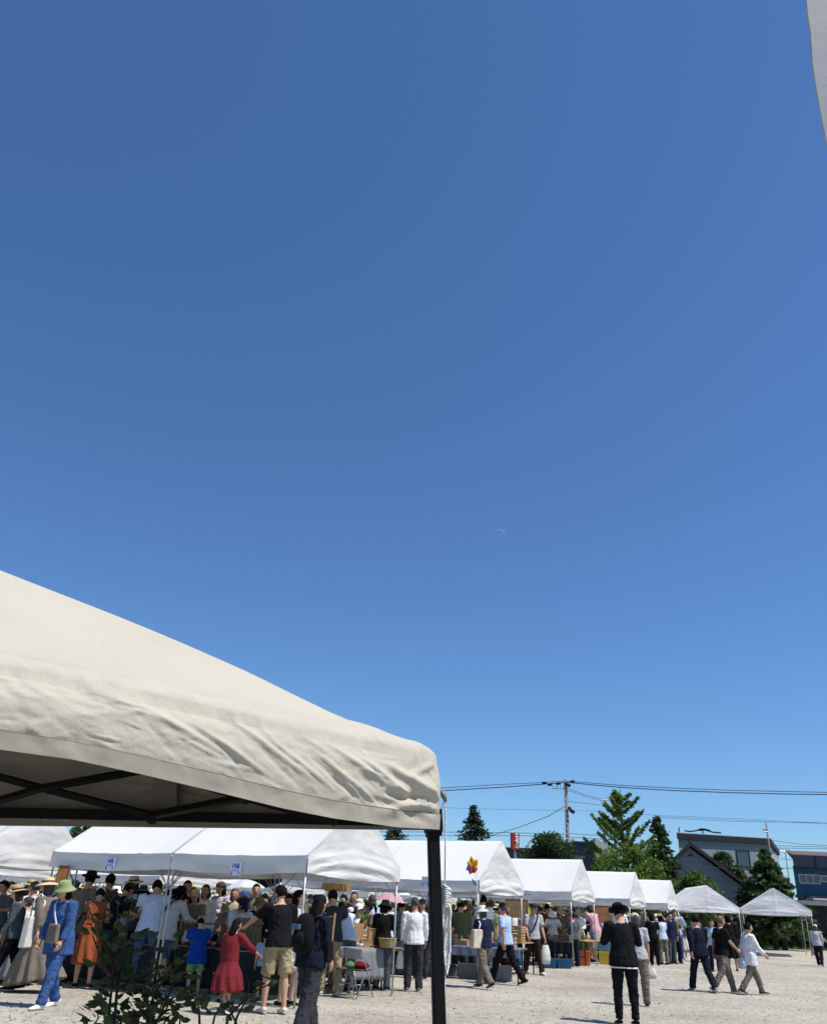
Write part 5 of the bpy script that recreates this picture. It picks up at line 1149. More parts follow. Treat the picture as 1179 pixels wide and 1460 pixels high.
for i in range(4): P = c0.lerp(c1, .15+.25*i); good(Vector((P.x, P.y, .755)), gk[(i*3+2) % 10], gk[(i*3+2) % 10][0]+' on the brown table above the orange crate')
for i in range(5): P = a0.lerp(a1, .12+.14*i); good(Vector((P.x, P.y-.12, .757)), gk[(i*2+4) % 10], gk[(i*2+4) % 10][0]+' on the front of the plant pot table')
for i, (px, w_) in enumerate(((584, .4), (618, .36), (640, .42), (676, .34), (704, .4), (724, .36))):
    wbox(onfront(px, F3, .38, .735), (w_, .28, .14+.05*(i % 3)), XA+.1*(i % 2), 'crate on the pinwheel tent table, %s from the left' % ('first', 'second', 'third', 'fourth', 'fifth', 'sixth')[i], fill=mat('goods_mix_%d' % i, ((.4, .25, .12), (.12, .16, .06), (.5, .45, .36), (.25, .06, .03), (.1, .12, .2), (.45, .33, .1))[i], .7, .4, 9))
for i, px in enumerate((760, 774, 790, 803)):
    wbox(onfront(px, F4, .35, .755), (.38, .28, .12+.06*(i % 2)), XA, 'crate on the dark third tent table, %s from the left' % ('first', 'second', 'third', 'fourth')[i], col=M_dwood if i % 2 else None, fill=mat('goods_mixb_%d' % i, ((.3, .2, .1), (.08, .1, .05), (.4, .36, .3), (.2, .1, .06))[i], .7, .4, 9))
for i, (px, py, w_) in enumerate(((585, 1372, .5), (628, 1378, .46), (668, 1372, .44), (716, 1372, .4))):
    P = onfront(px, F3, .5, .012); wbox(P, (w_, .36, .32), XA+.15*i, 'grey box stored under the table of the pinwheel tent, %s from the left' % ('first', 'second', 'third', 'fourth')[i], col=M_bin, slats=False, name='storage_box')
# stall tables of the back rows, mostly hidden by the crowd
rowtable(858, 892, F5, .3, .74, 'covered table under the fourth tent', (M_cloth_grey, .6, 'grey cloth under the fourth tent')); rowtable(925, 946, F6, .3, .74, 'covered table under the last small tent', (M_cloth_dark, .6, 'dark cloth under the last small tent'))
# hanging goods and boards inside the tents
board(Vector((*at(736, 1292, 27)[:2], 1.35)), .7, .5, 0, 'brown board hanging inside the pinwheel tent', mat('board_brown', (.18, .11, .05), .7, .3, 5), easel=False)
board(Vector((*at(855, 1300, 34)[:2], 1.25)), .8, .6, 0, 'brown panel inside the third tent at its right pole', mat('board_rust', (.2, .09, .04), .7, .3, 5), easel=False)
board(Vector((*at(752, 1300, 27.5)[:2], 1.3)), .2, .36, 0, 'bright yellow banner near the pole of the third tent', mat('yellow_banner', (.7, .72, .03), .7, .05, 5), name='banner', easel=False)
board(Vector((*at(600, 1298, 26)[:2], 1.2)), .9, .35, 0, 'brown wooden panel behind the white shirt', mat('board_red', (.2, .08, .05), .7, .3, 5), easel=False)
board(Vector((*at(86, 1268, 17.2)[:2], 1.62)), .2, .34, .1, 'small brown framed panel at the top of the left tent post', mat('board_orange', (.25, .11, .03), .7, .3, 9), easel=False, frame=M_dwood)
# ---------------------------------------------------------------- parasols
def parasol(px, py, Y, r, col, label, tilt=0, h=None):
    P = at(px, py, Y); t = empty('parasol', P, 0, label, 'parasol', 'parasols in the crowd'); t.rotation_euler = (tilt*.6, tilt, 0)
    m = MB(); n = 8; vs = [(0, 0, .22*r/.5)]
    def f(a, q): an = a*2*pi; sc_ = 1-.06*abs(sin(an*4)); rr_ = r*q*sc_; return (rr_*cos(an), rr_*sin(an), r*.42*(1-q**1.8)-.02*abs(sin(an*4))*q)
    m.grid(f, 32, 8); m.build('canopy_cloth', mat('parasol_'+col, CLR[col], .7, .04, 5, trans=.3 if col != 'black' else 0), t, True)
    k = MB(); k.tube([(0, 0, -.55), (0, 0, r*.42+.05)], .008, 6); k.build('shaft', M_steel, t); k = MB(); k.tube([(0, 0, -.62), (0, 0, -.5)], .014, 6); k.build('handle', M_dwood, t); return t
parasol(556, 1284, 21.5, .36, 'pink', 'pale pink parasol left of the white shirt', .1); parasol(348, 1268, 24, .55, 'white', 'white parasol seen under the eave marked 146', -.1); parasol(370, 1260, 25.5, .75, 'black', 'big black parasol under the eave marked 146', -.25)
parasol(590, 1287, 27, .4, 'white', 'small white parasol behind the head of the white shirt', 0)
# ---------------------------------------------------------------- pinwheel
def pinwheel():
    Y = 21.6; hub = at(674, 1236, Y); base = gnd(684, 1402); base = Vector((at(686, 1350, Y).x, Y, 0))
    t = empty('pinwheel', base, 0, 'colourful pinwheel toy on a tall thin stick in front of the white tent', 'pinwheel')
    hp = hub-base; m = MB(); m.tube([(0, 0, 0), (hp.x*.4+.0, 0, hp.z*.5), (hp.x+.09, 0, hp.z+.02)], .009, 6); m.build('stick', mat('stick_pale', (.5, .46, .38), .6), t, True)
    cols = [('mustard', (.85, .42, .0), 100, .2), ('mustard', (.85, .42, .0), 55, .17), ('y', (.75, .55, .02), 145, .15), ('purple', (.12, .05, .4), 205, .16), ('red', (.5, .03, .05), 245, .17), ('red2', (.3, .01, .03), 285, .14), ('orange2', (.75, .2, .02), 330, .12)]
    for i, (nm, c, a, l) in enumerate(cols):
        a = radians(a); d = Vector((cos(a), 0, sin(a))); s_ = Vector((-sin(a), 0, cos(a))); b = MB()
        b.grid(lambda q, w: hp+d*(l*1.15*q)+s_*((w-.5)*.15*sin(pi*min(1, q*.9+.12)))+Vector((0, -.02-.06*sin(pi*w)*q, 0)), 6, 5); b.build('vane', mat('vane_%d' % i, c, .4, .03, trans=.3), t, True, thick=.002)
    lf = MB(); lp = at(678, 1259, Y)-base; lf.grid(lambda q, w: lp+Vector((-.1*(1-q)+(w-.5)*.1*sin(pi*q)*.8+.02, -.01*sin(pi*w), .17*(.5-q)*-1*-1)), 6, 4); lf.build('leaf', mat('teal_leaf', (.02, .2, .24), .5), t, True, thick=.003)
pinwheel()
# ---------------------------------------------------------------- trees
def leafmat(n, c, tr=.25): return mat(n, c, .55, .4, .9, trans=tr, tcol=tuple(x*1.8 for x in c), spec=.25)
ML = [leafmat('leaf_mid', (.065, .11, .024)), leafmat('leaf_dark_tree', (.038, .068, .022)), leafmat('leaf_bright', (.10, .165, .03)), leafmat('leaf_conifer', (.024, .048, .022)), leafmat('leaf_sunlit', (.12, .16, .035))]  # last leaf tone is brighter and yellower, sunlight painted in for the bushes
M_bark = mat('bark', (.07, .05, .035), .9, .3, 4, .5, 20)
def leaves(m, c, r, n, size, rr, flat=.8, dr=None):
    for i in range(n):
        while True:
            v = Vector((rr.uniform(-1, 1), rr.uniform(-1, 1), rr.uniform(-1, 1)))
            if .15 < v.length < 1: break
        v = v.normalized()*(v.length**.5)
        p = c+Vector((v.x*r[0], v.y*r[1], v.z*r[2])); s = size*rr.uniform(.6, 1.35)
        a = Vector((rr.uniform(-1, 1), rr.uniform(-1, 1), rr.uniform(-.6, .6))).normalized(); b = a.cross(Vector((rr.uniform(-1, 1), rr.uniform(-1, 1), rr.uniform(-1, 1)))).normalized()
        m.add([p-a*s, p-b*s*.5, p+a*s, p+b*s*.5], [(0, 1, 2, 3)])
TREE_N = 0
def tree(px, pbase, ptop, Y, wpx, kind, label, ml=0, seed=0, n=3200, group='trees behind the market', lsz=1.0):
    """kind: round, conifer, column, bush, upright"""
    base = at(px, pbase, Y); top = at(px, ptop, Y); zb = 0.0; H = top.z-zb; W = wpx/FPX*Y*1.0*.95
    t = empty('tree' if kind != 'bush' else 'bush', (base.x, Y, zb), 0, label, 'tree' if kind != 'bush' else 'bush', group); rr = random.Random(seed)
    tk = MB(); m = MB(); up = Vector((0, 0, 1))
    vis = max(0, base.z)      # visible crown starts here
    if kind == 'conifer':
        tk.tube([(0, 0, 0), (.05, 0, H*.5), (0, 0, H*.98)], [.18, .1, .02], 7)
        L = 26
        for i in range(L):
            q = i/(L-1); z = max(vis*.5, H*.12)*(1-q)+H*.97*q; R_ = W/2*(1-q)**.8*1.05+.12
            nb = 9 if q < .8 else 5
            for k in range(nb):
                a = rr.uniform(0, 2*pi); Lb = R_*rr.uniform(.75, 1.15); e = Vector((cos(a)*Lb, sin(a)*Lb, z-.16*Lb+rr.uniform(-.1, .25))); s0 = Vector((0, 0, z+.1)); tk.tube([s0, e], [.03, .01], 4, cap=False)
                for j in range(int(n/(L*nb))):
                    w = rr.random()**.7; p = s0.lerp(e, w)+Vector((rr.gauss(0, .09), rr.gauss(0, .09), rr.gauss(-.02, .07))); leaves(m, p, (.05, .05, .04), 1, .17*lsz*(1-.3*q), rr)
    elif kind == 'upright':
        tk.tube([(0, 0, 0), (.1, 0, H*.3), (-.05, 0, H*.65), (0, 0, H*.96)], [.28, .2, .1, .02], 8)
        nbr = 54
        for i in range(nbr):
            q = (i+.5)/nbr; z0 = H*(.12+.78*q); env = (W/2)*min(1, (1.06-q)*1.7)**.75*(.7+.45*rr.random()); a = rr.uniform(0, 2*pi) if i % 3 else rr.choice((0, pi))+rr.uniform(-.4, .4)
            e = Vector((cos(a)*env, sin(a)*env, z0+env*rr.uniform(.5, .95))); md_ = Vector((0, 0, z0)).lerp(e, .5)+Vector((0, 0, -.08*env)); tk.tube([(0, 0, z0), md_, e], [.05, .035, .012], 5, cap=False)
            nl = int(n/nbr)
            for j in range(nl):
                w = rr.random()**.75; p = Vector((0, 0, z0)).lerp(md_, min(1, w*2)) if w < .5 else md_.lerp(e, (w-.5)*2)
                p = p+Vector((rr.gauss(0, .05+.05*(1-w)), rr.gauss(0, .06), rr.gauss(.01, .05))); leaves(m, p, (.05, .05, .05), 1, .095*lsz, rr)
    else:
        bush = kind == 'bush'
        nc = 26 if not bush else 16; crown0 = vis*.8 if not bush else 0
        tk.tube([(0, 0, 0), (.08, .05, H*.35), (-.04, 0, H*.7)], [.2, .14, .05], 7)
        for i in range(nc):
            q = (i+.5)/nc; z = crown0+(H*.93-crown0)*q
            prof = sin(pi*min(1, .18+q*.80))**.7 if kind == 'round' else (1-q**2.5)**.6
            if kind == 'column': prof = (1-abs(q-.35)*1.05)**.6 if abs(q-.35)*1.05 < 1 else .2
            R_ = W/2*prof*rr.uniform(.45, .85); a = rr.uniform(0, 2*pi); c = Vector((cos(a)*R_, sin(a)*R_*.8, z)); s_ = W*rr.uniform(.13, .2)*(1-.25*q)
            tk.tube([(0, 0, max(.2, z-1.0*W*.2)), c], [.05, .015], 5, cap=False)
            leaves(m, c, (s_, s_, s_*.75), int(n/nc), .12*lsz*(Y/65), rr)
            leaves(m, c, (s_*1.35, s_*1.35, s_), int(n/nc*.3), .12*lsz*(Y/65), rr)
    tk.build('trunk', M_bark, t, True); m.build('crown', ML[ml], t); return t
tree(893, 1262, 1113, 60, 100, 'upright', 'tall light green tree with upswept branches beside the utility pole', 2, 1, 20000)
tree(893, 1262, 1200, 58.5, 98, 'round', 'low broad green tree below the tall upswept tree', 2, 11, 5000)
tree(946, 1275, 1166, 64, 78, 'conifer', 'dark dense tree right of the tall upswept tree', 1, 2, 9000)
tree(675, 1196, 1149, 70, 98, 'conifer', 'dark conifer standing above the white tent right of the black leg', 3, 3, 5200)
tree(563, 1196, 1174, 70, 110, 'conifer', 'small conifer tip between the canopy and the tents', 3, 4, 2600)
tree(783, 1225, 1183, 66, 78, 'round', 'round dark green tree left of the utility pole', 1, 5, 5200)
tree(125, 1200, 1150, 62, 60, 'round', 'dark treetop visible between the two left tents', 1, 6, 3200)
tree(998, 1300, 1243, 57, 84, 'round', 'wide bright green tree in front of the grey gabled house', 0, 7, 6000)
tree(1030, 1255, 1211, 84.5, 66, 'round', 'small tree behind the ridge between the gabled house and the grey building', 1, 8, 4200)
tree(1056, 1285, 1236, 84, 40, 'round', 'leafy tree showing above the slope of the gabled roof', 0, 9, 3600)
tree(1100, 1300, 1213, 60, 120, 'conifer', 'pointed dark green tree right of the gabled house', 1, 10, 6500, lsz=1.2)
tree(1074, 1300, 1252, 61.5, 42, 'round', 'small round tree under the end of the gabled roof slope', 1, 15, 3500)
tree(1112, 1300, 1235, 60, 34, 'round', 'dark tree beside the blue house', 1, 12, 3500)
tree(930, 1290, 1232, 62, 80, 'round', 'medium green tree behind the last small tent', 2, 13, 4200)
for i, (x, w_, tp, m_, lb) in enumerate(((1010, 60, 1306, 4, 'sunlit green bush behind the left pointed tent'), (1068, 50, 1310, 1, 'dark bush between the pointed tents'), (1110, 60, 1302, 4, 'sunlit green bush under the right pointed tent'), (1140, 50, 1298, 2, 'bright bush right of the right pointed tent'), (1170, 50, 1305, 1, 'dark bush at the right edge'), (985, 50, 1305, 1, 'dark bush left of the left pointed tent'), (1090, 46, 1318, 2, 'low green bush on the grass edge'), (1155, 50, 1322, 4, 'low sunny bush near the right edge'))):
    tree(x, 1345, tp, 64+i % 3, w_, 'bush', lb, m_, 50+i, 2600, group='bushes along the lot edge')
names = ['far left', 'left', 'behind the fedora', 'behind the navy t-shirt', 'behind the white poncho', 'behind the black polo', 'above the folding chairs', 'behind the black leg', 'behind the pinwheel', 'behind the third tent', 'behind the fourth tent', 'behind the queue']
for i in range(12):
    tree(-20+88*i, 1320, 1238+i*2.6, 66+(i % 3)*1.5, 100, 'bush', 'dark hedge bush at the back of the market, '+names[i], (1, 3, 1, 0)[i % 4], 80+i, 1500, group='hedge bushes behind the market')
# ---------------------------------------------------------------- buildings
def wallmat(n, c): return mat(n, c, .8, .13, 1.1, .15, 30, stretch=(.12, .12, 4.5))
def quadp(Y, pts): return [at(x, y, Y) for x, y in pts]
def extrude(m, pts, d):
    n = len(pts); m.add(list(pts)+[p+d for p in pts], [tuple(range(n-1, -1, -1)), tuple(range(n, 2*n))]+[(i, (i+1) % n, n+(i+1) % n, n+i) for i in range(n)])
def window(par, c, w, h, fr, gl, off, rz=0):
    t = empty('window', c, rz); t.parent = par
    return t
def addwin(par, org, c, w, h, n=(0, -1, 0), X=(1, 0, 0), fr=None, gl=None, split=1):
    c = Vector(c)-org; n = Vector(n); X = Vector(X); Z = Vector((0, 0, 1)); f = MB(); b = .07
    def bx(cx_, cz_, ww, hh, dep, mm): extrude(mm, [c+X*(cx_-ww/2)+Z*(cz_-hh/2)+n*.003, c+X*(cx_+ww/2)+Z*(cz_-hh/2)+n*.003, c+X*(cx_+ww/2)+Z*(cz_+hh/2)+n*.003, c+X*(cx_-ww/2)+Z*(cz_+hh/2)+n*.003], n*dep)
    bx(0, h/2, w+b, b, .08, f); bx(0, -h/2, w+b, b, .08, f); bx(-w/2, 0, b, h-b-.004, .08, f); bx(w/2, 0, b, h-b-.004, .08, f)
    for k in range(1, split): bx(-w/2+w*k/split, 0, b, h-b-.004, .075, f)
    o = f.build('window', fr, par); g = MB(); bx(0, 0, w-b-.004, h-b-.004, .02, g); g.build('pane', gl, o); return o
M_glass = mat('window_glass', (.04, .055, .07), .08, .2, .4, spec=.8); M_wf = mat('window_frame_white', (.55, .56, .56), .6)
M_dk = mat('fascia_dark', (.018, .02, .028), .7)
def grey_building():
    Y = 88; L, R_ = at(966, 1190, Y), at(1094, 1195, Y+2); o = Vector((L.x, L.y, 0)); t = empty('grey_building', o, 0, 'large flat roofed slate grey building with a dark parapet behind the trees', 'building'); 
    zt = (L.z+R_.z)/2; w = R_-L; w.z = 0; bk = Vector((R_.x/R_.y*14+1.0, 14, 0)); m = MB()
    base = [Vector((0, 0, 0)), w, w+bk, bk]; m.add([*base, *[p+Vector((0, 0, zt-.5)) for p in base]], [(0, 1, 5, 4), (1, 2, 6, 5), (2, 3, 7, 6), (3, 0, 4, 7), (4, 5, 6, 7)]); m.build('wall', wallmat('slate_wall', (.28, .3, .325)), t)
    p = MB(); wn = w.normalized(); nn = Vector((wn.y, -wn.x, 0)); q = [nn*.25-wn*.25, w+nn*.25+wn*.25, w+bk+wn*.25, bk-wn*.25]; p.add([*[a+Vector((0, 0, zt-.55)) for a in q], *[a+Vector((0, 0, zt)) for a in q]], [(0, 1, 5, 4), (1, 2, 6, 5), (2, 3, 7, 6), (3, 0, 4, 7), (4, 5, 6, 7), (3, 2, 1, 0)]); p.build('parapet', M_dk, t)
    pc = MB(); pc.add([*[a+Vector((0, 0, zt+.004)) for a in q], *[a+Vector((0, 0, zt+.06)) for a in q]], [(0, 1, 5, 4), (1, 2, 6, 5), (2, 3, 7, 6), (3, 0, 4, 7), (4, 5, 6, 7), (3, 2, 1, 0)]); pc.build('roof_edge_cap', mat('cap_pale', (.45, .47, .5), .5), t)
    c = at(1055, 1223, Y-.0); c = o+w*((1055-966)/128)+Vector((0, 0, at(1055, 1223, Y).z)); addwin(t, o, c+nn*.0, 1.4, 1.5, nn, wn, M_dk, M_glass, 1)
    wp = MB(); e1 = o*0+w; a_ = bk.normalized(); 
    # paler sheet on the right face, sunlight painted into its colour
    def sq(a, z0, b, z1): return [e1+a_*a+Vector((.01, 0, z0)), e1+a_*b+Vector((.01, 0, z0)), e1+a_*b+Vector((.01, 0, z1)), e1+a_*a+Vector((.01, 0, z1))]
    pts = sq(.3, 1, 13, zt-.6); extrude(wp, pts, Vector((.05, -.01, 0))); wp.build('sunlit_side', mat('sunlit_side_pale', (.35, .38, .42), .7, .3, 1.5), t)
    rp = MB()
    for (x, y0, y1) in ((968, 1190, 1180), (1002, 1192, 1182)): a = at(x, y0+2, Y+1)-o; b = at(x, y1, Y+1)-o; rp.tube([a, b], .06, 6)
    rp.tube([at(x, y, Y+1)-o for x, y in ((976, 1185), (984, 1186), (992, 1185), (1000, 1182), (1008, 1184), (1016, 1187), (1028, 1188))], .07, 5); rp.tube([at(x, y, Y+1)-o for x, y in ((996, 1184), (1004, 1183), (1012, 1185))], .12, 5); rp.build('roof_pipe', M_black, t)
    return t
grey_building()
def gable_house():
    Y = 72; o = at(975, 1320, Y); o.z = 0; t = empty('gabled_house', o, 0, 'grey gabled house with a long dark roof slope behind the pointed tents', 'house'); 
    pk = at(982, 1208, Y); rt = at(1078, 1279, Y); lf = at(925, 1262, Y); zb = 0
    m = MB(); pts = [Vector((lf.x, Y, zb)), Vector((rt.x, Y, zb)), rt, pk, lf]; extrude(m, [p-o for p in pts], Vector((4.4, 11, 0))); m.build('wall', wallmat('house_wall_grey', (.25, .26, .27)), t)
    for (a, b) in ((pk, rt), (pk, lf)):
        d = (b-a).normalized(); a2, b2 = a+Vector((0, -.5, .05)), b+d*.8+Vector((0, -.5, .05)); nu = Vector((0, 0, .32)); r_ = MB(); extrude(r_, [a2-o, b2-o, b2-o+nu, a2-o+nu], Vector((4.8, 12, 0))); r_.build('roof', mat('roof_brown_black', (.035, .03, .03), .8, .2, 3), t)
    v = MB(); 
    for x in (981, 985): extrude(v, [p-o+Vector((0, -.02, 0)) for p in quadp(Y, ((x, 1218), (x+2.4, 1218), (x+2.4, 1221), (x, 1221)))], Vector((0, -.05, 0)))
    v.build('gable_vent', M_dk, t); ap = MB(); ap.tube([at(982, 1208, Y+.5)-o, at(982, 1193, Y+.5)-o], .03, 5); ap.build('antenna', M_black, t)
gable_house()
def blue_house():
    Y = 66; o = at(1135, 1300, Y); o.z = 0; t = empty('blue_house', o, 0, 'blue house with a dark roof and two white framed windows at the right edge', 'house'); A, B = at(1137, 1282, Y), at(1215, 1292, Y); zt = at(1137, 1235, Y).z
    m = MB(); w = Vector((B.x-A.x, 0, 0)); a0_ = Vector((A.x, Y, 0))-o; bs = [a0_, a0_+w, a0_+w+Vector((3.7, 8, 0)), a0_+Vector((3.7, 8, 0))]; m.add([*bs, *[p+Vector((0, 0, zt)) for p in bs]], [(0, 1, 5, 4), (1, 2, 6, 5), (2, 3, 7, 6), (3, 0, 4, 7), (4, 5, 6, 7)]); m.build('wall', wallmat('house_wall_blue', (.035, .105, .18)), t)
    f = MB(); e0, e1 = at(1129, 1219, Y-1), at(1230, 1224, Y-1); z0 = at(1130, 1236, Y-1).z; extrude(f, [Vector((e0.x, Y-1, z0))-o, Vector((e1.x, Y-1, z0))-o, Vector((e1.x, Y-1, e0.z))-o, Vector((e0.x, Y-1, e0.z))-o], Vector((4.7, 10, 0))); f.build('fascia', mat('fascia_navy', (.012, .02, .045), .7), t)
    r_ = MB(); p1 = at(1139, 1210, Y+1.5); r_.add([Vector((e0.x, Y-1, e0.z+.01))-o, Vector((e1.x, Y-1, e0.z+.01))-o, Vector((e1.x, Y+4, p1.z))-o, Vector((p1.x, Y+4, p1.z))-o, Vector((e0.x+4.7, Y+9, e0.z+.01))-o, Vector((e1.x+4.7, Y+9, e0.z+.01))-o], [(0, 1, 2, 3), (0, 3, 4), (3, 2, 5, 4), (0, 4, 5, 1)]); r_.build('roof', mat('roof_brown', (.12, .09, .075), .8, .2, 4), t)
    for (x0, x1, y0, y1, sp) in ((1140, 1167, 1248, 1260, 3), (1171, 1196, 1250, 1258, 2)):
        P = at((x0+x1)/2, (y0+y1)/2, Y); addwin(t, o, (P.x, Y, P.z), (x1-x0)/FPX*Y*.98, (y1-y0)/FPX*Y*.86, (0, -1, 0), (1, 0, 0), M_wf, M_glass, sp)
    # dark lower storey with pale eave
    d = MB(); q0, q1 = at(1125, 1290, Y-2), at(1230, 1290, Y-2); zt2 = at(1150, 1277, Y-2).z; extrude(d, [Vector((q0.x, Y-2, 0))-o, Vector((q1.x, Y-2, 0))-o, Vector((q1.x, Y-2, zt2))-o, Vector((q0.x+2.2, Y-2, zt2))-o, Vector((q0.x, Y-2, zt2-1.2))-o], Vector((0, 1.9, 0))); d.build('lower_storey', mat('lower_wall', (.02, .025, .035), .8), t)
    s = MB(); c = at(1175, 1283, Y-2.2); s.box(c-o, (1.6, .08, .12)); s.build('pale_strip', M_wf, t)
blue_house()
def carport():
    Y = 63; a, b = at(1128, 1287, Y), at(1230, 1290, Y); o = Vector((a.x, Y, 0)); t = empty('carport', o, 0, 'low flat grey carport roof with dark posts in front of the blue house', 'carport')
    m = MB(); c = Vector(((a.x+b.x)/2, Y+2, a.z))-o; m.box(c, (b.x-a.x, 4.5, .12)); m.box(c+Vector((0, -2.3, 0)), (b.x-a.x, .1, .28)); m.build('roof', mat('carport_grey', (.2, .22, .24), .5), t)
    for k in range(4): p = MB(); p.box((c.x-(b.x-a.x)/2+.3+k*1.9, -.1, (a.z-.1)/2), (.1, .1, a.z-.14)); p.build('post', M_dk, t)
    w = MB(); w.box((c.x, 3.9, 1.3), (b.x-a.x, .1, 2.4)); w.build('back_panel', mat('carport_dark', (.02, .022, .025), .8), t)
carport()
def dark_shed():
    Y = 76; o = at(818, 1230, Y); o.z = 0; t = empty('dark_block_building', o, 0, 'dark slate building with flat roof between the utility pole and the tall tree', 'building'); a, b = at(818, 1200, Y), at(862, 1202, Y); m = MB()
    w = b.x-a.x; m.box((w/2, 5, a.z/2-.1), (w, 10, a.z-.2)); m.build('wall', wallmat('dark_slate', (.085, .1, .13)), t); p = MB(); p.box((w/2, 5, a.z-.1), (w+.4, 10.4, .22)); p.build('roof', M_dk, t)
    g = MB(); c = at(866, 1213, Y-1)-o; g.add([c+Vector((-1, 0, -1)), c+Vector((.9, .3, -.2)), c+Vector((.9, .3, .2)), c+Vector((-1, 0, .9)), c+Vector((-1, 2, -1)), c+Vector((.9, 2, -.2)), c+Vector((.9, 2, .2)), c+Vector((-1, 2, .9))], [(0, 1, 2, 3), (4, 7, 6, 5), (3, 2, 6, 7), (0, 4, 5, 1), (1, 5, 6, 2), (0, 3, 7, 4)]); g.build('pale_awning', mat('awning_pale', (.4, .4, .36), .7), t)
    q = MB(); a, b = at(690, 1209, Y+4), at(800, 1214, Y+4)
dark_shed()
def long_roof():
    Y = 95; a, b = at(700, 1212, Y), at(812, 1218, Y); o = Vector((a.x, Y, 0)); t = empty('low_shop', o, 0, 'low dark roofed shop behind the third tent', 'building'); m = MB(); w = b.x-a.x; m.box((w/2, 5, a.z/2), (w, 10, a.z)); m.build('wall', wallmat('shop_wall', (.12, .13, .15)), t); p = MB(); p.box((w/2, 5, a.z+.15), (w+.6, 10.6, .28)); p.build('roof', M_dk, t)
long_roof()
def red_sign():
    Y = 92; c = at(734, 1200, Y); o = Vector((c.x, Y, 0)); t = empty('pylon_sign', o, 0, 'red pylon sign with white lettering above the third tent', 'sign'); hz_, w = (at(734, 1188, Y).z-at(734, 1212, Y).z), 10.2/FPX*Y
    zc = at(734, 1200, Y).z
    m = MB(); m.box((0, 0, zc), (w, .5, hz_), rz=.25); m.build('sign_box', mat('sign_red', (.5, .015, .02), .5, .05), t)
    R_ = Matrix.Rotation(.25, 3, 'Z'); k = MB()
    for (x0, z0, x1, z1) in ((-.05, .8, .28, .82), (.2, .78, -.05, .5), (-.1, .5, .28, .52), (.0, .3, .2, .38), (.2, .38, .25, .1), (.25, .1, .0, .05), (-.05, .25, -.08, -.05), (.1, -.02, .3, -.1), (.0, -.2, .28, -.22), (.28, -.22, .05, -.45)):
        k.bar(R_@Vector((x0*w, -.28, z0*hz_/2))+Vector((0, 0, zc)), R_@Vector((x1*w, -.28, z1*hz_/2))+Vector((0, 0, zc)), .11, 4)
    k.build('lettering', mat('sign_white', (.8, .78, .74), .6), t)
    b = MB(); b.box(R_@Vector((w*.12, -.27, -.62*hz_/2))+Vector((0, 0, zc)), (w*.55, .04, hz_*.22), rz=.25); b.build('picture_panel', mat('sign_tan', (.6, .38, .2), .6, .5, 3), t)
    p = MB(); p.tube([(0, 0, 0), (0, 0, zc-hz_/2)], .14, 8); p.build('pole', M_steel, t)
red_sign()
# ---------------------------------------------------------------- utility poles and wires
M_conc = mat('pole_concrete', (.19, .175, .175), .85, .15, 4)
def upole(px, pb, pt_, Y, r, label, arms):
    b, tp = at(px, pb, Y), at(px, pt_, Y); o = Vector((tp.x, Y, 0)); t = empty('utility_pole', o, 0, label, 'utility pole', 'utility poles')
    m = MB(); m.tube([(0, 0, 0), (0, 0, tp.z)], [r*1.25, r*.8], 10); m.build('pole_shaft', M_conc, t, True)
    for (x0, x1, y) in arms:
        a = MB(); p0, p1 = at(x0, y, Y-.2)-o, at(x1, y, Y-.2)-o; p1.z = p0.z; a.bar(p0, p1, .09, 4)
        q = a.build('cross_arm', M_steel, t); s = MB()
        for k in range(4):
            c = p0.lerp(p1, .08+.28*k); s.lathe([(.03, 0), (.05, .04), (.03, .08), (.05, .12), (.02, .16)], c+Vector((0, 0, .06)), 8)
        s.build('insulator', mat('insulator_grey', (.12, .12, .13), .4), q)
    return t
p1 = upole(806, 1200, 1112, 74, .165, 'tall concrete utility pole right of the round dark tree', ((787, 806, 1124),))
bx_ = MB(); o1 = Vector(p1.location)
for (x, y) in ((776, 1117), (784, 1119.5), (796, 1118), (816, 1115)): a, b = at(x-3, y, 73.8)-o1, at(x+3, y-.6, 73.8)-o1; bx_.tube([a, b], .11, 6)
bx_.build('cable_sleeve', M_black, p1, True)
eq = MB()
for (x, y) in ((814, 1156), (817, 1158), (812, 1153), (807, 1118), (811, 1120)): eq.ball(at(x, y, 73.8)-o1, .17, 6, 4)
eq.build('cable_clamp', M_dk, p1); st_ = MB()
for k in range(9): st_.bar(at(806.5+.03*k, 1140+7*k, 73.7)-o1+Vector((-.26, 0, 0)), at(806.5+.03*k, 1140+7*k, 73.7)-o1+Vector((.26, 0, 0)), .03, 4)
st_.build('step_bolt', M_steel, p1)
lampo = MB(); lampo.tube([at(x, y, 73.6)-o1 for x, y in ((810, 1203), (813, 1201), (818, 1198))], [.12, .14, .2], 8); lampo.build('lamp_head', mat('lamp_grey', (.4, .4, .42), .5), p1)
p2 = upole(873, 1205, 1134, 96, .18, 'farther utility pole half hidden by the tall tree', ((857, 873, 1141),))
p3 = upole(861, 1208, 1181, 82, .14, 'short wooden pole left of the tall tree', ((853, 869, 1183),))
p4 = upole(1092, 1220, 1174, 84, .10, 'thin leaning mast at the corner of the grey building', ((1088, 1094, 1186),))
p5 = upole(1119, 1300, 1213, 80, .05, 'slim antenna mast beside the blue house', ((1111, 1126, 1214),))
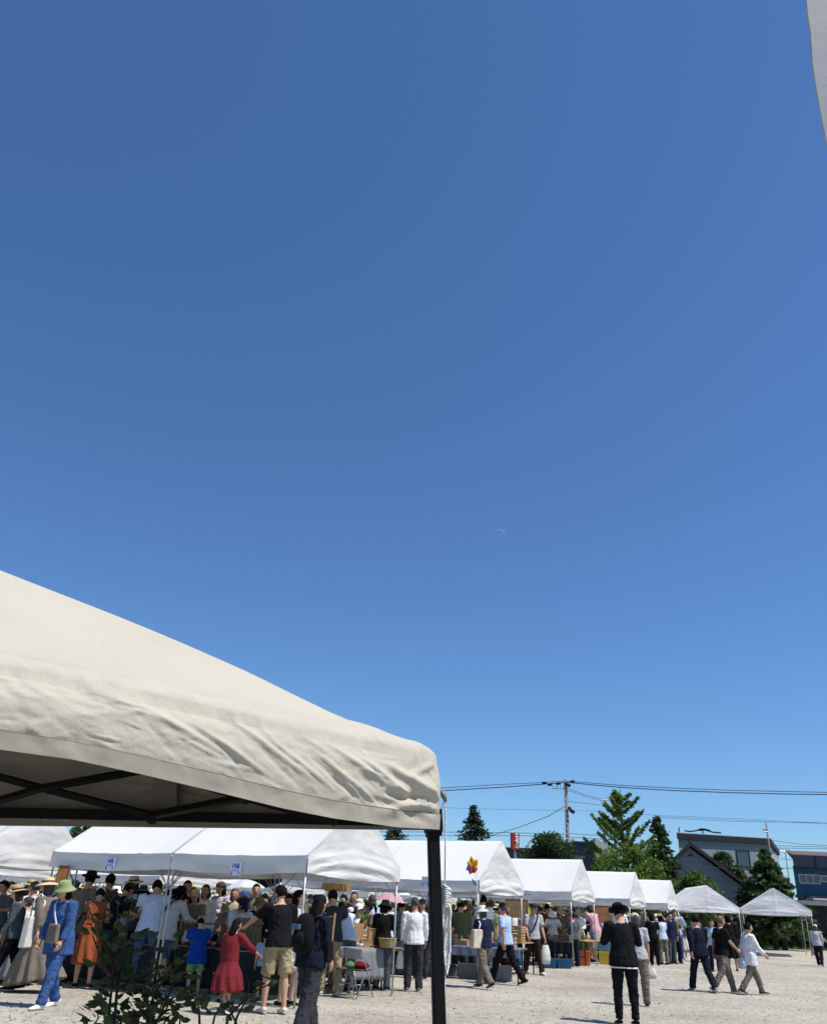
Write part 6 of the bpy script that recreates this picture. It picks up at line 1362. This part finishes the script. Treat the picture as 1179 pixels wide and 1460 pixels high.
def wires(name, label, runs, w=.045, group='overhead cables'):
    o = None; m = MB(); ref = None
    for (pts, Y0, Y1) in runs:
        n = len(pts); P = [at(x, y, Y0+(Y1-Y0)*i/(n-1)) for i, (x, y) in enumerate(pts)]
        if pts[0][0] == 560: P = [P[0]+(P[0]-P[1]).normalized()*45]+P; n += 1
        if pts[-1][0] == 1200: P = P+[P[-1]+(P[-1]-P[-2]).normalized()*30]; n += 1
        if ref is None: ref = P[0]
        q = []
        for i in range(n-1):
            for k in range(4): q.append(P[i].lerp(P[i+1], k/4))
        q.append(P[-1]); m.tube([p-ref for p in q], w*.55, 5)
    o = m.build(name, mat('cable_sheath', (.05, .06, .075), .6), None, True, loc=ref); tag(o, label, 'cable', group)
wires('overhead_cable', 'upper overhead cable running left from the tall pole', [([(560, 1127), (636, 1123.5), (720, 1118.5), (776, 1116), (806, 1114)], 76, 74)], .05)
wires('overhead_cable', 'thicker second overhead cable running left from the tall pole', [([(560, 1131), (636, 1127.5), (720, 1122.5), (780, 1118), (806, 1116)], 76, 74)], .075)
wires('overhead_cable', 'upper overhead cable running right from the tall pole', [([(806, 1114), (850, 1117.5), (900, 1121), (960, 1124), (1040, 1127), (1120, 1129), (1200, 1130.5)], 74, 64)], .05)
wires('overhead_cable', 'thick second overhead cable running right from the tall pole', [([(806, 1115.5), (850, 1120), (900, 1124), (960, 1127.5), (1040, 1130.5), (1120, 1132.5), (1200, 1133.5)], 74, 64)], .07)
wires('overhead_cable', 'slanting stay cable rising to the tall pole from the tents', [([(690, 1195), (740, 1180), (780, 1165), (804, 1151)], 84, 74)], .05)
wires('overhead_cable', 'cable pair from the tall pole down to the farther pole', [([(808, 1143), (835, 1146), (862, 1149)], 74, 95), ([(808, 1124), (835, 1134), (857, 1140)], 74, 95), ([(808, 1127), (835, 1136), (857, 1142)], 74, 95)], .04)
wires('overhead_cable', 'thin cable crossing the sky behind the farther pole', [([(812, 1155), (860, 1158), (940, 1163), (1060, 1168), (1200, 1175)], 90, 80), ([(560, 1150), (700, 1154), (806, 1156)], 92, 84)], .025)
wires('overhead_cable', 'faint pair of thin cables above the grey building', [([(930, 1164), (1040, 1169.5), (1200, 1176)], 96, 90), ([(930, 1166), (1040, 1171.5), (1200, 1174)], 96, 90)], .03)
wires('overhead_cable', 'low cables behind the conifer and the red sign', [([(560, 1186.5), (660, 1187), (740, 1188), (806, 1190)], 88, 84), ([(560, 1192), (660, 1192), (740, 1192), (806, 1193)], 88, 84), ([(812, 1189), (860, 1192), (900, 1195)], 84, 82), ([(812, 1194), (860, 1197), (900, 1199)], 84, 82)], .045)
wires('overhead_cable', 'cables in front of the grey building reaching the right edge', [([(970, 1199), (1030, 1203), (1100, 1206), (1200, 1209)], 80, 76), ([(1000, 1204), (1060, 1207), (1110, 1209.5), (1200, 1211)], 80, 76), ([(1095, 1198), (1140, 1204), (1200, 1207)], 80, 76), ([(960, 1237), (1060, 1238), (1134, 1238.5)], 70, 68), ([(1112, 1225), (1129, 1226)], 80, 80)], .035)
# ---------------------------------------------------------------- shrubs under the canopy
def shrub(name, label, stems, seed, dens, M=M_leaf, lsize=.0145, Y=2.25):
    rr = random.Random(seed); b0 = at(*stems[0][0][0], Y); o = Vector((b0.x, Y, 0)); t = empty(name, o, 0, label, 'shrub', 'leafy shrubs under the canopy')
    tk, lf = MB(), MB()
    def leaf(p, d, s):
        d = d.normalized(); a = d.cross(Vector((rr.uniform(-1, 1), rr.uniform(-1, 1), rr.uniform(-.3, 1)))).normalized(); n = d.cross(a).normalized(); L = s*2; w = s*.48
        k = [p, p+d*L*.3+a*w*.85-n*w*.18, p+d*L*.62+a*w*.8-n*w*.1, p+d*L, p+d*L*.62-a*w*.8-n*w*.1, p+d*L*.3-a*w*.85-n*w*.18, p+d*L*.5+n*w*.1]
        lf.add(k, [(0, 1, 6), (1, 2, 6), (2, 3, 6), (3, 4, 6), (4, 5, 6), (5, 0, 6)])
    for st, dn in stems:
        pass
    for (pts, dn) in [(s[0:-1], s[-1]) if isinstance(s[-1], (int, float)) else (s, dens) for s in [x for x in stems_expand(stems)]]:
        P = [at(x, y, Y+rr.uniform(-.1, .1)) for x, y in pts]
        if pts[0][1] > 1455: P = [Vector((P[0].x*.85+o.x*.15, P[0].y, 0.0))]+P
        P = [p-o for p in P]; tk.tube(P, [.0045-.0032*i/(len(P)-1) for i in range(len(P))], 5)
        for i in range(1 if P[0].z < .5 else 0, len(P)-1):
            seg = P[i+1]-P[i]; n = max(2, int(seg.length/.0085*dn*(.4 if P[i].z > 1.28 else .7)))
            for k in range(n):
                q = P[i].lerp(P[i+1], (k+rr.random())/n); a = rr.uniform(0, 2*pi); d = seg.normalized()*.5+Vector((cos(a), sin(a), rr.uniform(-.3, .5)))
                off = d.normalized()*rr.uniform(.0, .03)*min(1.6, dn); leaf(q+off, d, lsize*rr.uniform(.75, 1.3))
    tk.build('stem', mat('stem_dark', (.03, .022, .014), .8), t, True); lf.build('foliage', M, t); return t
def stems_expand(s): return [x[0]+[x[1]] if isinstance(x, tuple) else x for x in s]
shrub('shrub', 'dense dark leafy shrub in front of the navy t-shirt at the lower left', [
 ([(155, 1475), (156, 1440), (160, 1400), (162, 1360), (166, 1320), (168, 1292)], 1.6), ([(162, 1475), (166, 1420), (172, 1380), (178, 1340), (184, 1300), (190, 1284)], 1.7),
 ([(160, 1400), (148, 1375), (138, 1350), (132, 1335)], 1.6), ([(165, 1380), (150, 1350), (140, 1325), (128, 1300)], 1.0), ([(170, 1400), (185, 1385), (194, 1370)], 1.9), ([(168, 1350), (150, 1340), (136, 1345)], 1.4),
 ([(165, 1410), (178, 1405), (186, 1398)], 1.9), ([(160, 1390), (168, 1370), (170, 1345)], 2.0), ([(156, 1440), (146, 1432), (143, 1415)], .3)], 3, 1.2)
shrub('shrub', 'dark leafy shrub in front of the denim shorts, reaching towards the boy in blue', [
 ([(208, 1475), (212, 1440), (222, 1415), (236, 1395), (248, 1372), (252, 1345)], 1.6), ([(215, 1475), (232, 1440), (245, 1410), (258, 1385)], 1.5), ([(212, 1440), (205, 1420), (196, 1405)], 1.0), ([(230, 1400), (222, 1375), (215, 1352)], .9), ([(245, 1400), (240, 1370), (236, 1345)], 1.4), ([(225, 1430), (240, 1425), (252, 1432)], 1.3), ([(236, 1395), (222, 1400), (212, 1408)], 1.7)], 4, 1.0)
shrub('shrub', 'low sprigs of dark leaves at the bottom edge left of the girl in red', [
 ([(185, 1478), (190, 1455), (182, 1440)], 1.4), ([(200, 1478), (214, 1455), (226, 1440), (238, 1430)], 1.3), ([(175, 1478), (172, 1455), (168, 1446)], 1.4), ([(220, 1478), (232, 1462), (243, 1448)], 1.5), ([(130, 1478), (134, 1462), (142, 1450)], 1.1), ([(205, 1478), (196, 1460), (200, 1440)], 1.5)], 5, 1.3)
shrub('shrub', 'thin dark twigs with few leaves in front of the girl in the red dress', [
 ([(285, 1478), (284, 1445), (282, 1425), (286, 1412)], .6), ([(318, 1478), (326, 1450), (345, 1430), (368, 1412), (395, 1398)], .25), ([(300, 1478), (306, 1450), (318, 1428)], .7), ([(330, 1478), (338, 1450), (352, 1425), (356, 1400)], .45), ([(284, 1445), (276, 1436), (272, 1428)], .5), ([(345, 1478), (330, 1445), (322, 1420)], .5), ([(256, 1478), (256, 1462), (257, 1448)], .3)], 6, .5)
